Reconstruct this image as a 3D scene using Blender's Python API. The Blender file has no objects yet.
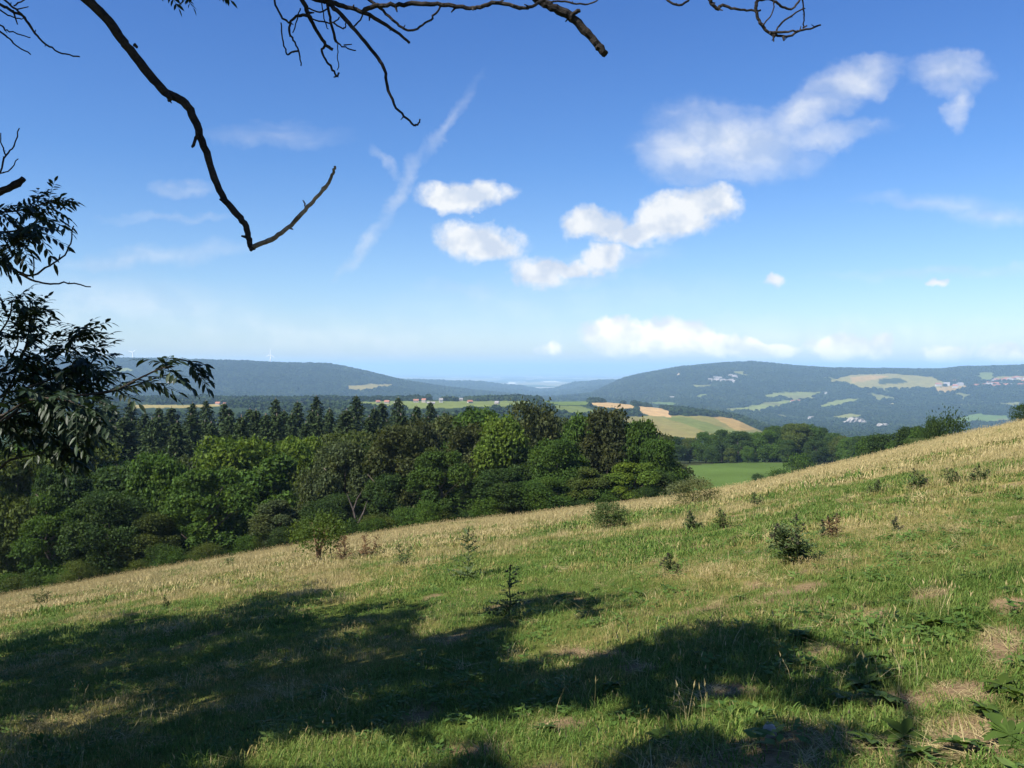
import bpy, math, random
import numpy as np
from mathutils import Vector, Matrix

rng = np.random.default_rng(7)
random.seed(7)
scene = bpy.context.scene
COL = scene.collection
R = math.radians

# ------------------------------------------------------------------ view
F = 900.0
CAMZ = 1.65
PITCH = math.atan(16 / F)
CT, ST = math.cos(PITCH), math.sin(PITCH)


def ray(px, py):
    dx = (np.asarray(px, float) - 512) / F
    dy = -(np.asarray(py, float) - 384) / F
    return np.stack([dx, CT + ST * dy, -ST + CT * dy], -1)


def at(px, py, Y):
    """point at forward depth Y along the direction of the photograph's pixel"""
    d = ray(px, py)
    d = d / d[..., 1:2]
    p = d * np.asarray(Y, float)[..., None]
    p[..., 2] += CAMZ
    return p


def project(P):
    P = np.asarray(P, float)
    x, y, z = P[..., 0], P[..., 1], P[..., 2] - CAMZ
    dep = y * CT - z * ST
    up = y * ST + z * CT
    dep = np.where(np.abs(dep) < 1e-6, 1e-6, dep)
    return 512 + F * x / dep, 384 - F * up / dep, dep


cam_data = bpy.data.cameras.new("camera")
cam_data.sensor_width = 36
cam_data.lens = F / 1024 * 36
cam_data.clip_start = 0.1
cam_data.clip_end = 200000
cam = bpy.data.objects.new("camera", cam_data)
COL.objects.link(cam)
cam.location = (0, 0, CAMZ)
cam.rotation_euler = (math.pi / 2 - PITCH, 0, 0)
scene.camera = cam

# sun: behind and to the left of the viewer
SUN_EL = R(47)
sh = Vector((-0.80, -0.60))
SUN = np.array([sh.x * math.cos(SUN_EL), sh.y * math.cos(SUN_EL), math.sin(SUN_EL)])

# ------------------------------------------------------------------ noise
def _hash(ix, iy, seed):
    h = (ix.astype(np.int64) * 374761393 + iy.astype(np.int64) * 668265263 + seed * 974634777) & 0xFFFFFFFF
    h = ((h ^ (h >> 13)) * 1274126177) & 0xFFFFFFFF
    return ((h ^ (h >> 16)) & 0xFFFF) / 65535.0


def vnoise(x, y, seed=0):
    x = np.asarray(x, float); y = np.asarray(y, float)
    ix = np.floor(x); iy = np.floor(y)
    fx = x - ix; fy = y - iy
    fx = fx * fx * (3 - 2 * fx); fy = fy * fy * (3 - 2 * fy)
    a = _hash(ix, iy, seed); b = _hash(ix + 1, iy, seed)
    c = _hash(ix, iy + 1, seed); d = _hash(ix + 1, iy + 1, seed)
    return (a * (1 - fx) + b * fx) * (1 - fy) + (c * (1 - fx) + d * fx) * fy


def fbm(x, y, seed=0, octs=4):
    s = 0; a = 0.5; t = 0
    for o in range(octs):
        s = s + a * vnoise(x * 2 ** o + 13.7 * o, y * 2 ** o - 7.1 * o, seed + o)
        t += a; a *= 0.5
    return s / t


def sstep(a, b, x):
    t = np.clip((x - a) / (b - a), 0, 1)
    return t * t * (3 - 2 * t)


def in_poly(poly, px, py):
    c = np.zeros(np.shape(px), bool)
    n = len(poly)
    for i in range(n):
        x1, y1 = poly[i]; x2, y2 = poly[(i + 1) % n]
        cond = (y1 > py) != (y2 > py)
        xx = (x2 - x1) * (py - y1) / ((y2 - y1) if y2 != y1 else 1e-9) + x1
        c ^= cond & (px < xx)
    return c


# ------------------------------------------------------------------ mesh helpers
class MB:
    def __init__(s):
        s.V = []; s.Fs = []; s.n = 0

    def add(s, V, Fc, m=0):
        V = np.asarray(V, float).reshape(-1, 3)
        Fc = np.asarray(Fc, np.int64)
        if Fc.ndim == 1:
            Fc = Fc[None]
        s.V.append(V); s.Fs.append((Fc + s.n, m)); s.n += len(V)

    def mesh(s, name, mats, smooth=False):
        me = bpy.data.meshes.new(name)
        V = np.concatenate(s.V) if s.V else np.zeros((0, 3))
        me.vertices.add(len(V))
        me.vertices.foreach_set("co", V.astype(np.float32).ravel())
        loops = np.concatenate([f.ravel() for f, _ in s.Fs]).astype(np.int32)
        tot = np.concatenate([np.full(len(f), f.shape[1]) for f, _ in s.Fs]).astype(np.int32)
        mi = np.concatenate([np.full(len(f), m) for f, m in s.Fs]).astype(np.int32)
        st = np.concatenate([[0], np.cumsum(tot)[:-1]]).astype(np.int32)
        me.loops.add(len(loops)); me.loops.foreach_set("vertex_index", loops)
        me.polygons.add(len(tot))
        me.polygons.foreach_set("loop_start", st)
        me.polygons.foreach_set("material_index", mi)
        me.polygons.foreach_set("use_smooth", np.full(len(tot), smooth))
        for m in (mats if isinstance(mats, (list, tuple)) else [mats]):
            me.materials.append(m)
        me.update(calc_edges=True)
        return me

    def obj(s, name, mats, parent=None, smooth=False):
        return link(name, s.mesh(name, mats, smooth), parent)

    def tube(s, pts, rad, n=6, m=0, knob=0.0, cap=True):
        P = np.asarray(pts, float)
        k = len(P)
        rad = np.broadcast_to(np.asarray(rad, float), (k,))
        T = np.gradient(P, axis=0)
        T /= np.linalg.norm(T, axis=1)[:, None] + 1e-9
        ref = np.array([0.13, 0.31, 0.94]) if abs(T[0][2]) < 0.8 else np.array([0.94, 0.31, 0.13])
        ang = np.linspace(0, 2 * math.pi, n, endpoint=False)
        rings = []
        A = np.cross(T[0], ref); A /= np.linalg.norm(A)
        for i in range(k):
            A = A - T[i] * A.dot(T[i]); A /= np.linalg.norm(A) + 1e-9
            B = np.cross(T[i], A)
            r = rad[i] * (1 + knob * rng.uniform(-1, 1, n)) if knob else np.full(n, rad[i])
            rings.append(P[i] + np.outer(r * np.cos(ang), A) + np.outer(r * np.sin(ang), B))
        V = np.concatenate(rings)
        Q = []
        for i in range(k - 1):
            for j in range(n):
                a = i * n + j; b = i * n + (j + 1) % n
                Q.append((a, b, b + n, a + n))
        s.add(V, Q, m)
        if cap:
            base = s.n - len(V)
            s.Fs.append((np.array([[base + (k - 1) * n + j for j in range(n)]]), m))
            s.Fs.append((np.array([[base + n - 1 - j for j in range(n)]]), m))

    def leaves(s, C, D, N, L, W, m=0):
        """many rhombic leaves: centre, long axis, normal"""
        D = D / (np.linalg.norm(D, axis=1)[:, None] + 1e-9)
        S = np.cross(N, D); S /= np.linalg.norm(S, axis=1)[:, None] + 1e-9
        L = np.broadcast_to(L, (len(C),))[:, None]; W = np.broadcast_to(W, (len(C),))[:, None]
        V = np.stack([C - D * L * .5, C + S * W * .5 - D * L * .05, C + D * L * .5, C - S * W * .5 - D * L * .05], 1)
        s.add(V.reshape(-1, 3), np.arange(len(C) * 4).reshape(-1, 4), m)

    def box(s, c, d, m=0, rz=0.0):
        x, y, z = [q / 2 for q in d]
        V = np.array([(-x, -y, -z), (x, -y, -z), (x, y, -z), (-x, y, -z), (-x, -y, z), (x, -y, z), (x, y, z), (-x, y, z)])
        ca, sa = math.cos(rz), math.sin(rz)
        V = np.stack([V[:, 0] * ca - V[:, 1] * sa, V[:, 0] * sa + V[:, 1] * ca, V[:, 2]], 1) + np.array(c)
        s.add(V, [(3, 2, 1, 0), (4, 5, 6, 7), (0, 1, 5, 4), (1, 2, 6, 5), (2, 3, 7, 6), (3, 0, 4, 7)], m)


def link(name, data, parent=None):
    o = bpy.data.objects.new(name, data)
    COL.objects.link(o)
    if parent:
        o.parent = parent
    return o


def tag(o, label=None, cat=None, group=None, kind=None):
    if label: o["label"] = label
    if cat: o["category"] = cat
    if group: o["group"] = group
    if kind: o["kind"] = kind
    return o


def empty(name, loc=(0, 0, 0), rz=0.0, sc=(1, 1, 1)):
    o = link(name, None)
    o.location = loc; o.rotation_euler = (0, 0, rz); o.scale = sc
    o.empty_display_size = 0.2
    return o


def copy_tree(o, parent=None):
    c = o.copy(); COL.objects.link(c)
    if parent: c.parent = parent
    for ch in list(o.children):
        copy_tree(ch, c)
    return c


def colour_tree(o, rgb):
    rgb = tuple(min(c * 1.20, .5) for c in rgb)
    for ch in o.children:
        ch.color = (*rgb, 1)


# ------------------------------------------------------------------ materials
def new_mat(name):
    m = bpy.data.materials.new(name); m.use_nodes = True
    nt = m.node_tree; nt.nodes.clear()
    out = nt.nodes.new("ShaderNodeOutputMaterial")
    return m, nt, out


def nd(nt, typ, **kw):
    n = nt.nodes.new(typ)
    for k, v in kw.items():
        setattr(n, k, v)
    return n


def setin(n, key, v):
    n.inputs[key].default_value = v


def math_node(nt, op, a, b=None, c=None, clamp=False):
    n = nt.nodes.new("ShaderNodeMath"); n.operation = op; n.use_clamp = clamp
    for i, v in enumerate((a, b, c)):
        if v is None: continue
        if isinstance(v, (int, float)): n.inputs[i].default_value = v
        else: nt.links.new(v, n.inputs[i])
    return n.outputs[0]


def mixc(nt, fac, a, b, blend='MIX'):
    n = nt.nodes.new("ShaderNodeMix"); n.data_type = 'RGBA'; n.blend_type = blend
    for sock, v in ((n.inputs[0], fac), (n.inputs[6], a), (n.inputs[7], b)):
        if isinstance(v, (int, float)): sock.default_value = v
        elif isinstance(v, tuple): sock.default_value = (*v, 1) if len(v) == 3 else v
        else: nt.links.new(v, sock)
    return n.outputs[2]


def noise(nt, vec, scale, detail=4, rough=0.55):
    n = nd(nt, "ShaderNodeTexNoise"); setin(n, "Scale", scale); setin(n, "Detail", detail); setin(n, "Roughness", rough)
    if vec is not None: nt.links.new(vec, n.inputs["Vector"])
    return n.outputs[0]


def ramp(nt, fac, stops):
    n = nd(nt, "ShaderNodeValToRGB")
    e = n.color_ramp.elements
    while len(e) < len(stops): e.new(0.5)
    for k, (p, c) in zip(e, stops):
        k.position = p; k.color = (*c, 1)
    nt.links.new(fac, n.inputs[0])
    return n.outputs[0]


def mapr(nt, v, a, b, c=0.0, d=1.0):
    n = nd(nt, "ShaderNodeMapRange"); n.clamp = True
    nt.links.new(v, n.inputs[0])
    for i, x in zip((1, 2, 3, 4), (a, b, c, d)): n.inputs[i].default_value = x
    return n.outputs[0]


def leaf_material(name, col=None, transl=0.38, var=0.34, warm=(1.25, 1.05, 0.6), rough=0.6, spec=0.10):
    """leaf colour from the object's own colour (or col), each leaf a little different"""
    m, nt, out = new_mat(name)
    if col is None:
        oi = nd(nt, "ShaderNodeObjectInfo"); base = oi.outputs["Color"]
    else:
        rgb = nd(nt, "ShaderNodeRGB"); rgb.outputs[0].default_value = (*col, 1); base = rgb.outputs[0]
    ge = nd(nt, "ShaderNodeNewGeometry")
    rnd = ge.outputs["Random Per Island"]
    n1 = noise(nt, ge.outputs["Position"], 0.45, 3)
    c1 = mixc(nt, 1.0, base, ramp(nt, rnd, [(0, (1 - var,) * 3), (0.75, (1.1,) * 3), (1, (1 + var * 1.2,) * 3)]), 'MULTIPLY')
    wt = mixc(nt, 1.0, c1, warm, 'MULTIPLY')
    c2 = mixc(nt, mapr(nt, n1, 0.42, 0.68, 0, 0.75), c1, wt)
    pb = nd(nt, "ShaderNodeBsdfPrincipled"); nt.links.new(c2, pb.inputs["Base Color"])
    setin(pb, "Roughness", rough); setin(pb, "Specular IOR Level", spec)
    tr = nd(nt, "ShaderNodeBsdfTranslucent")
    nt.links.new(mixc(nt, 1.0, c2, (1.2, 1.25, 0.55), 'MULTIPLY'), tr.inputs["Color"])
    mx = nd(nt, "ShaderNodeMixShader"); setin(mx, 0, transl)
    nt.links.new(pb.outputs[0], mx.inputs[1]); nt.links.new(tr.outputs[0], mx.inputs[2])
    nt.links.new(mx.outputs[0], out.inputs[0])
    return m


def bark_material(name, a, b, scale=9.0, bump=0.4):
    m, nt, out = new_mat(name)
    tc = nd(nt, "ShaderNodeTexCoord")
    n1 = noise(nt, tc.outputs["Object"], scale, 6, 0.7)
    n2 = noise(nt, tc.outputs["Object"], scale * 6, 4, 0.7)
    c = mixc(nt, mapr(nt, n1, 0.38, 0.62), a, b)
    c = mixc(nt, 1.0, c, ramp(nt, n2, [(0.25, (0.55,) * 3), (0.75, (1.35,) * 3)]), 'MULTIPLY')
    pb = nd(nt, "ShaderNodeBsdfPrincipled"); nt.links.new(c, pb.inputs["Base Color"]); setin(pb, "Roughness", 0.9); setin(pb, "Specular IOR Level", 0.1)
    bp = nd(nt, "ShaderNodeBump"); setin(bp, "Strength", bump); setin(bp, "Distance", 0.02)
    nt.links.new(n2, bp.inputs["Height"]); nt.links.new(bp.outputs[0], pb.inputs["Normal"])
    nt.links.new(pb.outputs[0], out.inputs[0])
    return m


def plain_material(name, col, rough=0.8, nscale=2.0, amt=0.3):
    m, nt, out = new_mat(name)
    tc = nd(nt, "ShaderNodeTexCoord")
    n1 = noise(nt, tc.outputs["Object"], nscale, 5, 0.6)
    rgb = nd(nt, "ShaderNodeRGB"); rgb.outputs[0].default_value = (*col, 1)
    c = mixc(nt, 1.0, rgb.outputs[0], ramp(nt, n1, [(0.3, (1 - amt,) * 3), (0.7, (1 + amt,) * 3)]), 'MULTIPLY')
    pb = nd(nt, "ShaderNodeBsdfPrincipled"); nt.links.new(c, pb.inputs["Base Color"]); setin(pb, "Roughness", rough); setin(pb, "Specular IOR Level", 0.2)
    nt.links.new(pb.outputs[0], out.inputs[0])
    return m


M_leaf = leaf_material("broadleaf_foliage")
M_needle = leaf_material("spruce_needles", transl=0.12, var=0.5, warm=(1.15, 1.0, 0.75))
M_ash = leaf_material("ash_leaflets", (0.020, 0.038, 0.020), transl=0.18, var=0.35, spec=0.3, rough=0.5)
M_bark = bark_material("forest_bark", (0.07, 0.055, 0.042), (0.16, 0.13, 0.10), 3.0)
M_ashbark = bark_material("ash_bark", (0.028, 0.024, 0.021), (0.075, 0.062, 0.05), 14.0, 0.6)
M_deadwood = bark_material("dead_wood", (0.018, 0.017, 0.018), (0.050, 0.042, 0.036), 11.0, 0.6)
M_weed = leaf_material("weed_leaves", None, transl=0.25, var=0.4)
M_drystem = plain_material("dry_stem", (0.16, 0.10, 0.055), 0.9, 20, 0.4)

# ------------------------------------------------------------------ terrain
PA, PB_ = 0.173, -0.140          # the meadow: rises to the right, falls away ahead


def plane(x, y):
    u = x / np.maximum(np.abs(y), 6.0)
    return PA * x + PB_ * y - 2.1 * np.exp(-((u - .22) / .24) ** 2) * np.clip(y / 95, 0, 1.5) ** 2


ST_ = [
    (125, None),
    (200, [(-300, 524), (0, 512), (200, 505), (400, 498), (600, 494), (700, 502), (800, 505), (900, 490), (1024, 480), (1300, 470)]),
    (250, [(0, 500), (200, 490), (400, 482), (600, 484), (690, 489), (740, 490), (800, 489), (900, 482), (1024, 474)]),
    (300, [(0, 486), (200, 478), (400, 471), (600, 474), (690, 476), (740, 475), (800, 475), (900, 472), (1024, 468)]),
    (380, [(0, 470), (200, 465), (400, 460), (600, 464), (690, 465), (740, 463.5), (800, 463), (900, 465), (1024, 462)]),
    (450, [(0, 462), (400, 455), (600, 460), (800, 463), (1024, 462)]),
    (800, [(0, 440), (400, 440), (560, 450), (700, 470), (800, 480), (1024, 480)]),
    (1300, [(0, 414), (200, 414), (380, 412), (520, 414), (560, 425), (610, 434), (660, 438), (700, 438), (770, 441), (800, 455), (1024, 460)]),
    (1700, [(0, 406), (380, 404), (540, 405), (600, 413), (640, 419), (700, 419), (740, 424), (770, 435), (800, 446), (1024, 452)]),
    (2100, [(0, 401), (380, 400), (540, 401), (600, 403), (640, 405), (690, 411), (740, 419), (770, 430), (800, 440), (1024, 444)]),
    (2600, [(0, 404), (380, 404), (540, 404), (600, 408), (700, 418), (800, 433), (1024, 434)]),
    (3300, [(0, 406), (300, 405), (540, 408), (620, 410), (700, 412), (800, 424), (1024, 426)]),
    (4200, [(0, 392), (200, 393), (330, 397), (430, 401), (540, 403), (620, 403), (700, 403), (800, 407), (1024, 405)]),
    (5000, [(0, 371), (100, 371), (200, 373), (280, 375), (330, 378), (360, 381), (400, 387), (430, 393), (470, 398), (540, 400), (600, 397), (640, 393), (700, 389), (800, 389), (900, 388), (1024, 387)]),
    (5800, [(-200, 359), (0, 358), (100, 358.5), (150, 360.5), (200, 361.5), (280, 364), (330, 367), (360, 373), (400, 381), (430, 385), (470, 391), (520, 398), (560, 399), (590, 395), (600, 391), (620, 384), (640, 379), (680, 372), (720, 371), (750, 371), (800, 373), (900, 374), (1024, 372)]),
    (6600, [(0, 362), (280, 370), (360, 380), (400, 386), (470, 394), (540, 399), (590, 396), (600, 391), (620, 381), (640, 375.5), (680, 368.5), (720, 365.5), (750, 364.5), (800, 367.5), (850, 369), (900, 370), (940, 370), (960, 367.5), (1024, 365.5), (1200, 365)]),
    (7600, [(0, 374), (300, 382), (400, 389), (540, 397), (620, 389), (700, 377), (1024, 375)]),
    (9500, [(0, 381), (300, 382), (380, 382), (430, 381.5), (480, 384), (515, 388), (540, 392), (555, 391), (575, 385), (600, 382.5), (640, 382), (700, 382), (1024, 381)]),
    (11500, [(0, 388), (1024, 388)]),
    (16000, [(0, 382.4), (400, 382), (512, 383), (1024, 382)]),
    (30000, [(0, 375.8), (1024, 375.8)]),
    (45000, [(0, 373.4), (1024, 373.4)]),
    (62000, [(0, 368.2), (200, 367.3), (330, 368.2), (450, 366.9), (500, 367.8), (560, 367), (700, 368), (850, 367), (1024, 368.2)]),
    (75000, [(0, 371), (1024, 371)]),
]
SY = np.array([s[0] for s in ST_], float)
SLY = np.log(SY)


def station_z(u):
    """heights of all stations at lateral tangent u: (len(u), len(ST_))"""
    px = 512 + F * u
    cols = []
    for Y, prof in ST_:
        if prof is None:
            cols.append(plane(u * Y, Y) - 7.0)
        else:
            p = np.array(prof, float)
            py = np.interp(px, p[:, 0], p[:, 1])
            cols.append(CAMZ - Y * (py - 368) / F)
    return np.stack(cols, 1)


def pchip_rows(Z, ly):
    """Z: (n, k) station heights, ly: (n,) log depth -> (n,)"""
    h = np.diff(SLY)
    d = np.diff(Z, axis=1) / h
    m = np.zeros_like(Z)
    w1 = 2 * h[1:] + h[:-1]; w2 = h[1:] + 2 * h[:-1]
    dl, dr = d[:, :-1], d[:, 1:]
    ok = dl * dr > 0
    with np.errstate(divide='ignore', invalid='ignore'):
        hm = (w1 + w2) / (w1 / dl + w2 / dr)
    m[:, 1:-1] = np.where(ok, hm, 0)
    m[:, 0] = d[:, 0]; m[:, -1] = d[:, -1]
    i = np.clip(np.searchsorted(SLY, ly) - 1, 0, len(SLY) - 2)
    r = np.arange(len(ly))
    hh = h[i]; t = np.clip((ly - SLY[i]) / hh, 0, 1)
    z0, z1 = Z[r, i], Z[r, i + 1]; m0, m1 = m[r, i] * hh, m[r, i + 1] * hh
    t2, t3 = t * t, t * t * t
    return z0 * (2 * t3 - 3 * t2 + 1) + m0 * (t3 - 2 * t2 + t) + z1 * (-2 * t3 + 3 * t2) + m1 * (t3 - t2)


AZC = math.atan(1.15)


def H(x, y):
    x = np.atleast_1d(np.asarray(x, float)); y = np.atleast_1d(np.asarray(y, float))
    r = np.hypot(x, y); az = np.arctan2(x, y)
    ac = np.clip(az, -AZC, AZC)
    Y = r * np.cos(ac); u = np.tan(ac)
    near = plane(x, y) + 0.22 * (fbm(x / 6, y / 6, 3, 3) - 0.5) * sstep(2, 8, r) + 0.07 * (fbm(x / 1.1, y / 1.1, 5, 3) - 0.5) + 0.025 * (fbm(x / 0.3, y / 0.3, 6, 2) - 0.5)
    out = near.copy()
    f = Y > 88
    if f.any():
        Z = station_z(u[f])
        zf = pchip_rows(Z, np.log(np.maximum(Y[f], 125)))
        zf = zf + Y[f] * 0.0062 * (fbm(x[f] / (Y[f] * 0.09), np.log(Y[f]) * 14, 11, 3) - 0.5) * sstep(200, 900, Y[f]) * (1 - sstep(9000, 15000, Y[f]))
        edge = 93 + 5 * (fbm(u[f] * 9, u[f] * 0 + 2.2, 21, 3) - 0.5)
        w = sstep(0, 30, Y[f] - edge)
        out[f] = near[f] * (1 - w) + zf * w
    return out


def hz(x, y):
    return float(H(x, y)[0])


def meadow_pt(px, py):
    d = ray(px, py)
    t = CAMZ / (PA * d[..., 0] + PB_ * d[..., 1] - d[..., 2])
    return d[..., 0] * t, d[..., 1] * t


# fields of the far country, traced on the land (outline, colour, nearest and farthest depth)
FIELDS = [
    ([(612, 418), (660, 415), (700, 416), (732, 418), (771, 435), (768, 438), (700, 439), (655, 440), (636, 426)], (0.16, 0.17, 0.07), 1000, 2400),
    ([(614, 418), (650, 419), (700, 438), (655, 441), (636, 427)], (0.17, 0.17, 0.075), 1000, 2400),
    ([(660, 416), (688, 417), (738, 432), (712, 434), (690, 426)], (0.11, 0.15, 0.05), 1000, 2400),
    ([(712, 416), (733, 418), (757, 430), (736, 430)], (0.26, 0.21, 0.10), 1000, 2400),
    ([(735, 431), (771, 434), (769, 438), (728, 437)], (0.10, 0.17, 0.06), 1000, 2400),
    ([(586, 403), (611, 402), (632, 405), (640, 408), (618, 409), (600, 407)], (0.35, 0.28, 0.17), 1000, 2700),
    ([(636, 406), (660, 408), (673, 412), (671, 417), (650, 416), (638, 411)], (0.37, 0.29, 0.18), 1000, 2700),
    ([(536, 400), (560, 399), (590, 401), (586, 405), (560, 405)], (0.09, 0.15, 0.05), 1200, 2700),
    ([(350, 402), (385, 401), (440, 401), (530, 401), (538, 405), (470, 408), (380, 409)], (0.12, 0.17, 0.06), 1200, 2700),
    ([(545, 405), (580, 406), (600, 412), (575, 414)], (0.11, 0.16, 0.055), 1200, 2700),
    ([(125, 405), (180, 405), (232, 404), (225, 406), (180, 408), (130, 408)], (0.22, 0.21, 0.10), 1200, 2700),
    ([(346, 386), (372, 384), (394, 384), (392, 388), (362, 392), (350, 391)], (0.24, 0.23, 0.10), 3600, 6200),
    ([(108, 368), (128, 368), (140, 371), (120, 374)], (0.16, 0.21, 0.085), 3600, 6200),
    ([(150, 383), (180, 381), (192, 382), (170, 385)], (0.34, 0.32, 0.24), 3600, 6200),
    ([(824, 382), (850, 375), (890, 373.5), (932, 377), (948, 384), (936, 388.5), (900, 390), (862, 389), (846, 384)], (0.22, 0.23, 0.10), 3600, 6700),
    ([(850, 377), (875, 375), (890, 376), (868, 381), (852, 383)], (0.34, 0.27, 0.13), 3600, 6700),
    ([(880, 379), (900, 378), (908, 382), (895, 384), (878, 384)], (0.035, 0.055, 0.024), 3600, 6700),
    ([(935, 388), (962, 384), (970, 388), (950, 393), (935, 392)], (0.30, 0.25, 0.13), 3600, 6700),
    ([(757, 396.5), (775, 393), (800, 392), (828, 392), (815, 396), (768, 398.5)], (0.17, 0.22, 0.085), 3000, 6500),
    ([(714, 410), (745, 407), (772, 402), (786, 400), (800, 401), (790, 405), (758, 412), (735, 412)], (0.18, 0.24, 0.09), 3000, 6500),
    ([(812, 409), (834, 400), (866, 398), (852, 404), (830, 409)], (0.18, 0.24, 0.09), 2700, 6500),
    ([(824, 418.5), (850, 413.5), (870, 416.5), (850, 420.5)], (0.20, 0.24, 0.10), 2300, 6500),
    ([(904, 421), (925, 417), (930, 420)], (0.28, 0.25, 0.14), 2300, 6500),
    ([(945, 421), (975, 414), (1010, 416), (1006, 423), (960, 424)], (0.11, 0.19, 0.07), 2300, 6500),
    ([(978, 373), (994, 372), (994, 381), (980, 382)], (0.14, 0.20, 0.08), 3600, 6700),
    ([(992, 377), (1030, 375), (1030, 381), (996, 381)], (0.20, 0.22, 0.10), 3600, 6700),
    ([(690, 396.5), (704, 394), (714, 397), (697, 399)], (0.14, 0.20, 0.075), 3000, 6500),
    ([(645, 402), (668, 402), (688, 405), (672, 407), (650, 406)], (0.10, 0.17, 0.06), 2400, 6500),
    ([(676, 372), (681, 374), (680, 377.5), (676, 377)], (0.45, 0.43, 0.38), 3600, 6700),
    ([(884, 404), (893, 403), (896, 406), (886, 407)], (0.30, 0.33, 0.22), 2600, 6700),
]
GREEN_FIELD = [(678, 500), (686, 466), (720, 463), (752, 462), (790, 463), (796, 500)]


def cover(x, y, z):
    """base colour of the land; and a mask of where far woods grow"""
    n = len(x)
    r = np.hypot(x, y)
    az = np.arctan2(x, y)
    Y = np.where(np.abs(az) < AZC, y, r * math.cos(AZC))
    px, py, dep = project(np.stack([x, y, z], 1))
    front = y > 1
    px = np.where(front, px, -9999); py = np.where(front, py, -9999)
    c = np.zeros((n, 3)); wood = np.zeros(n, bool)
    # meadow
    dr = dryness(x, y)
    di = dirt(x, y)
    g = np.array([0.080, 0.105, 0.026]); s = np.array([0.31, 0.245, 0.10]); d_ = np.array([0.21, 0.150, 0.090])
    cm = g + (s - g) * dr[:, None]
    cm = cm + (d_ - cm) * di[:, None]
    c[:] = cm
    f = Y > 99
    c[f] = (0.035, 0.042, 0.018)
    f = (Y > 215) & (Y < 395) & in_poly(GREEN_FIELD, px, py)
    nn = fbm(x / 9, y / 25, 4, 3)
    c[f] = np.array([0.070, 0.112, 0.030]) * (0.8 + 0.4 * nn[f])[:, None]
    far = Y > 450
    wn = 0.7 + 0.6 * fbm(x / (Y * .012 + 1), y / (Y * .05 + 1), 8, 4)
    c[far] = np.array([0.022, 0.036, 0.015]) * wn[far][:, None]
    wood |= far & (Y < 9800)
    for poly, col, y0, y1 in FIELDS:
        jx = px + 1.6 * (vnoise(px / 5, py / 2, 31) - .5); jy = py + 0.9 * (vnoise(px / 7, py / 2, 32) - .5)
        f = (Y > y0) & (Y < y1) & in_poly(poly, jx, jy)
        c[f] = np.array(col) * ((0.82 if y0 < 2000 else .66) + 0.36 * nn[f])[:, None] * np.array([1.05, .90, .70])
        if max(col) > 0.07:
            wood &= ~f
            for dy in (2.0, 4.0):
                wood &= ~((Y > y0) & (Y < min(y1, 2700)) & in_poly(poly, jx, jy - dy))
    cl = (fbm(x / 210, y / 420, 46, 3) > .675) & (Y > 3300) & (Y < 6300) & (x > y * .2)
    c[cl] = np.array([0.13, 0.135, 0.05]) * wn[cl][:, None]; wood &= ~cl
    # far plain: a pale patchwork
    pl = Y > 10500
    pn = vnoise(x / 700, y / 1500, 41); pm = vnoise(x / 400, y / 900, 42)
    pc = np.where((pn > 0.55)[:, None], np.array([0.22, 0.21, 0.12]), np.array([0.055, 0.08, 0.035]))
    pc = np.where((pm > 0.86)[:, None], np.array([0.55, 0.53, 0.50]), pc)
    c[pl] = pc[pl]
    mt = Y > 50000
    c[mt] = (0.04, 0.06, 0.04)
    return c, wood


def dryness(x, y):
    """0 fresh green .. 1 straw; the far part and the brow of the meadow are dry"""
    Yd = np.maximum(y, 0) + 0.35 * np.abs(x) * 0
    n = fbm(x / 5.5, y / 7.5, 51, 4) - 0.5
    n2 = fbm(x / 1.3, y / 1.6, 55, 3) - 0.5
    base = 0.19 + sstep(9, 60, Yd) * 0.48 + sstep(55, 90, Yd) * 0.2
    base = base + sstep(0.3, 0.6, x / np.maximum(y, 3)) * sstep(20, 40, y) * 0.12
    return np.clip(base + n * 1.5 + n2 * 1.3, 0, 1)


def dirt(x, y):
    n = fbm(x / 0.8, y / 1.0, 71, 4)
    right = sstep(0.22, 0.60, x / np.maximum(y, 1.0)) * (1 - sstep(10, 17, y))
    d = 0.9 * sstep(0.62, 0.76, n + 0.09 * right - 0.03)
    px, py, dep = project(np.stack([x, y, plane(x, y)], 1))
    for cx, cy, rx, ry in ((985, 690, 50, 14), (1010, 610, 22, 8), (915, 750, 70, 12), (870, 615, 26, 5), (735, 690, 26, 8), (640, 668, 20, 5), (760, 752, 40, 8), (560, 725, 30, 6), (470, 752, 36, 7), (810, 605, 20, 4), (757, 587, 20, 5), (1000, 650, 36, 24), (980, 735, 60, 20), (935, 600, 24, 6), (600, 655, 30, 6), (900, 700, 40, 10), (570, 650, 20, 5), (715, 690, 18, 8)):
        q = ((px - cx) / rx) ** 2 + ((py - cy) / ry) ** 2 + 2.2 * (fbm(x / .35, y / .35, 77, 3) - .5)
        d = np.maximum(d, (1 - sstep(0.4, 1.2, q)) * 1.0 * (y > 1))
    return d * (1 - sstep(24, 40, y)) * (y > 0)


# fine fan in front, coarse all round: one sheet out to the horizon
uf = np.concatenate([-np.geomspace(AZC and 1.6, 0.66, 50), np.linspace(-0.655, 0.655, 1000), np.geomspace(0.66, 1.6, 50)])
az = np.concatenate([np.arctan(uf), np.linspace(math.atan(1.6), 2 * math.pi - math.atan(1.6), 90)[1:-1]])
rings = np.concatenate([np.geomspace(0.25, 3, 16)[:-1], np.geomspace(3, 95, 150)[:-1], np.geomspace(95, 1000, 90)[:-1],
                        np.geomspace(1000, 7000, 230)[:-1], np.geomspace(7000, 90000, 90)])
na, nr = len(az), len(rings)
AA, RR = np.meshgrid(az, rings)
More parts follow.
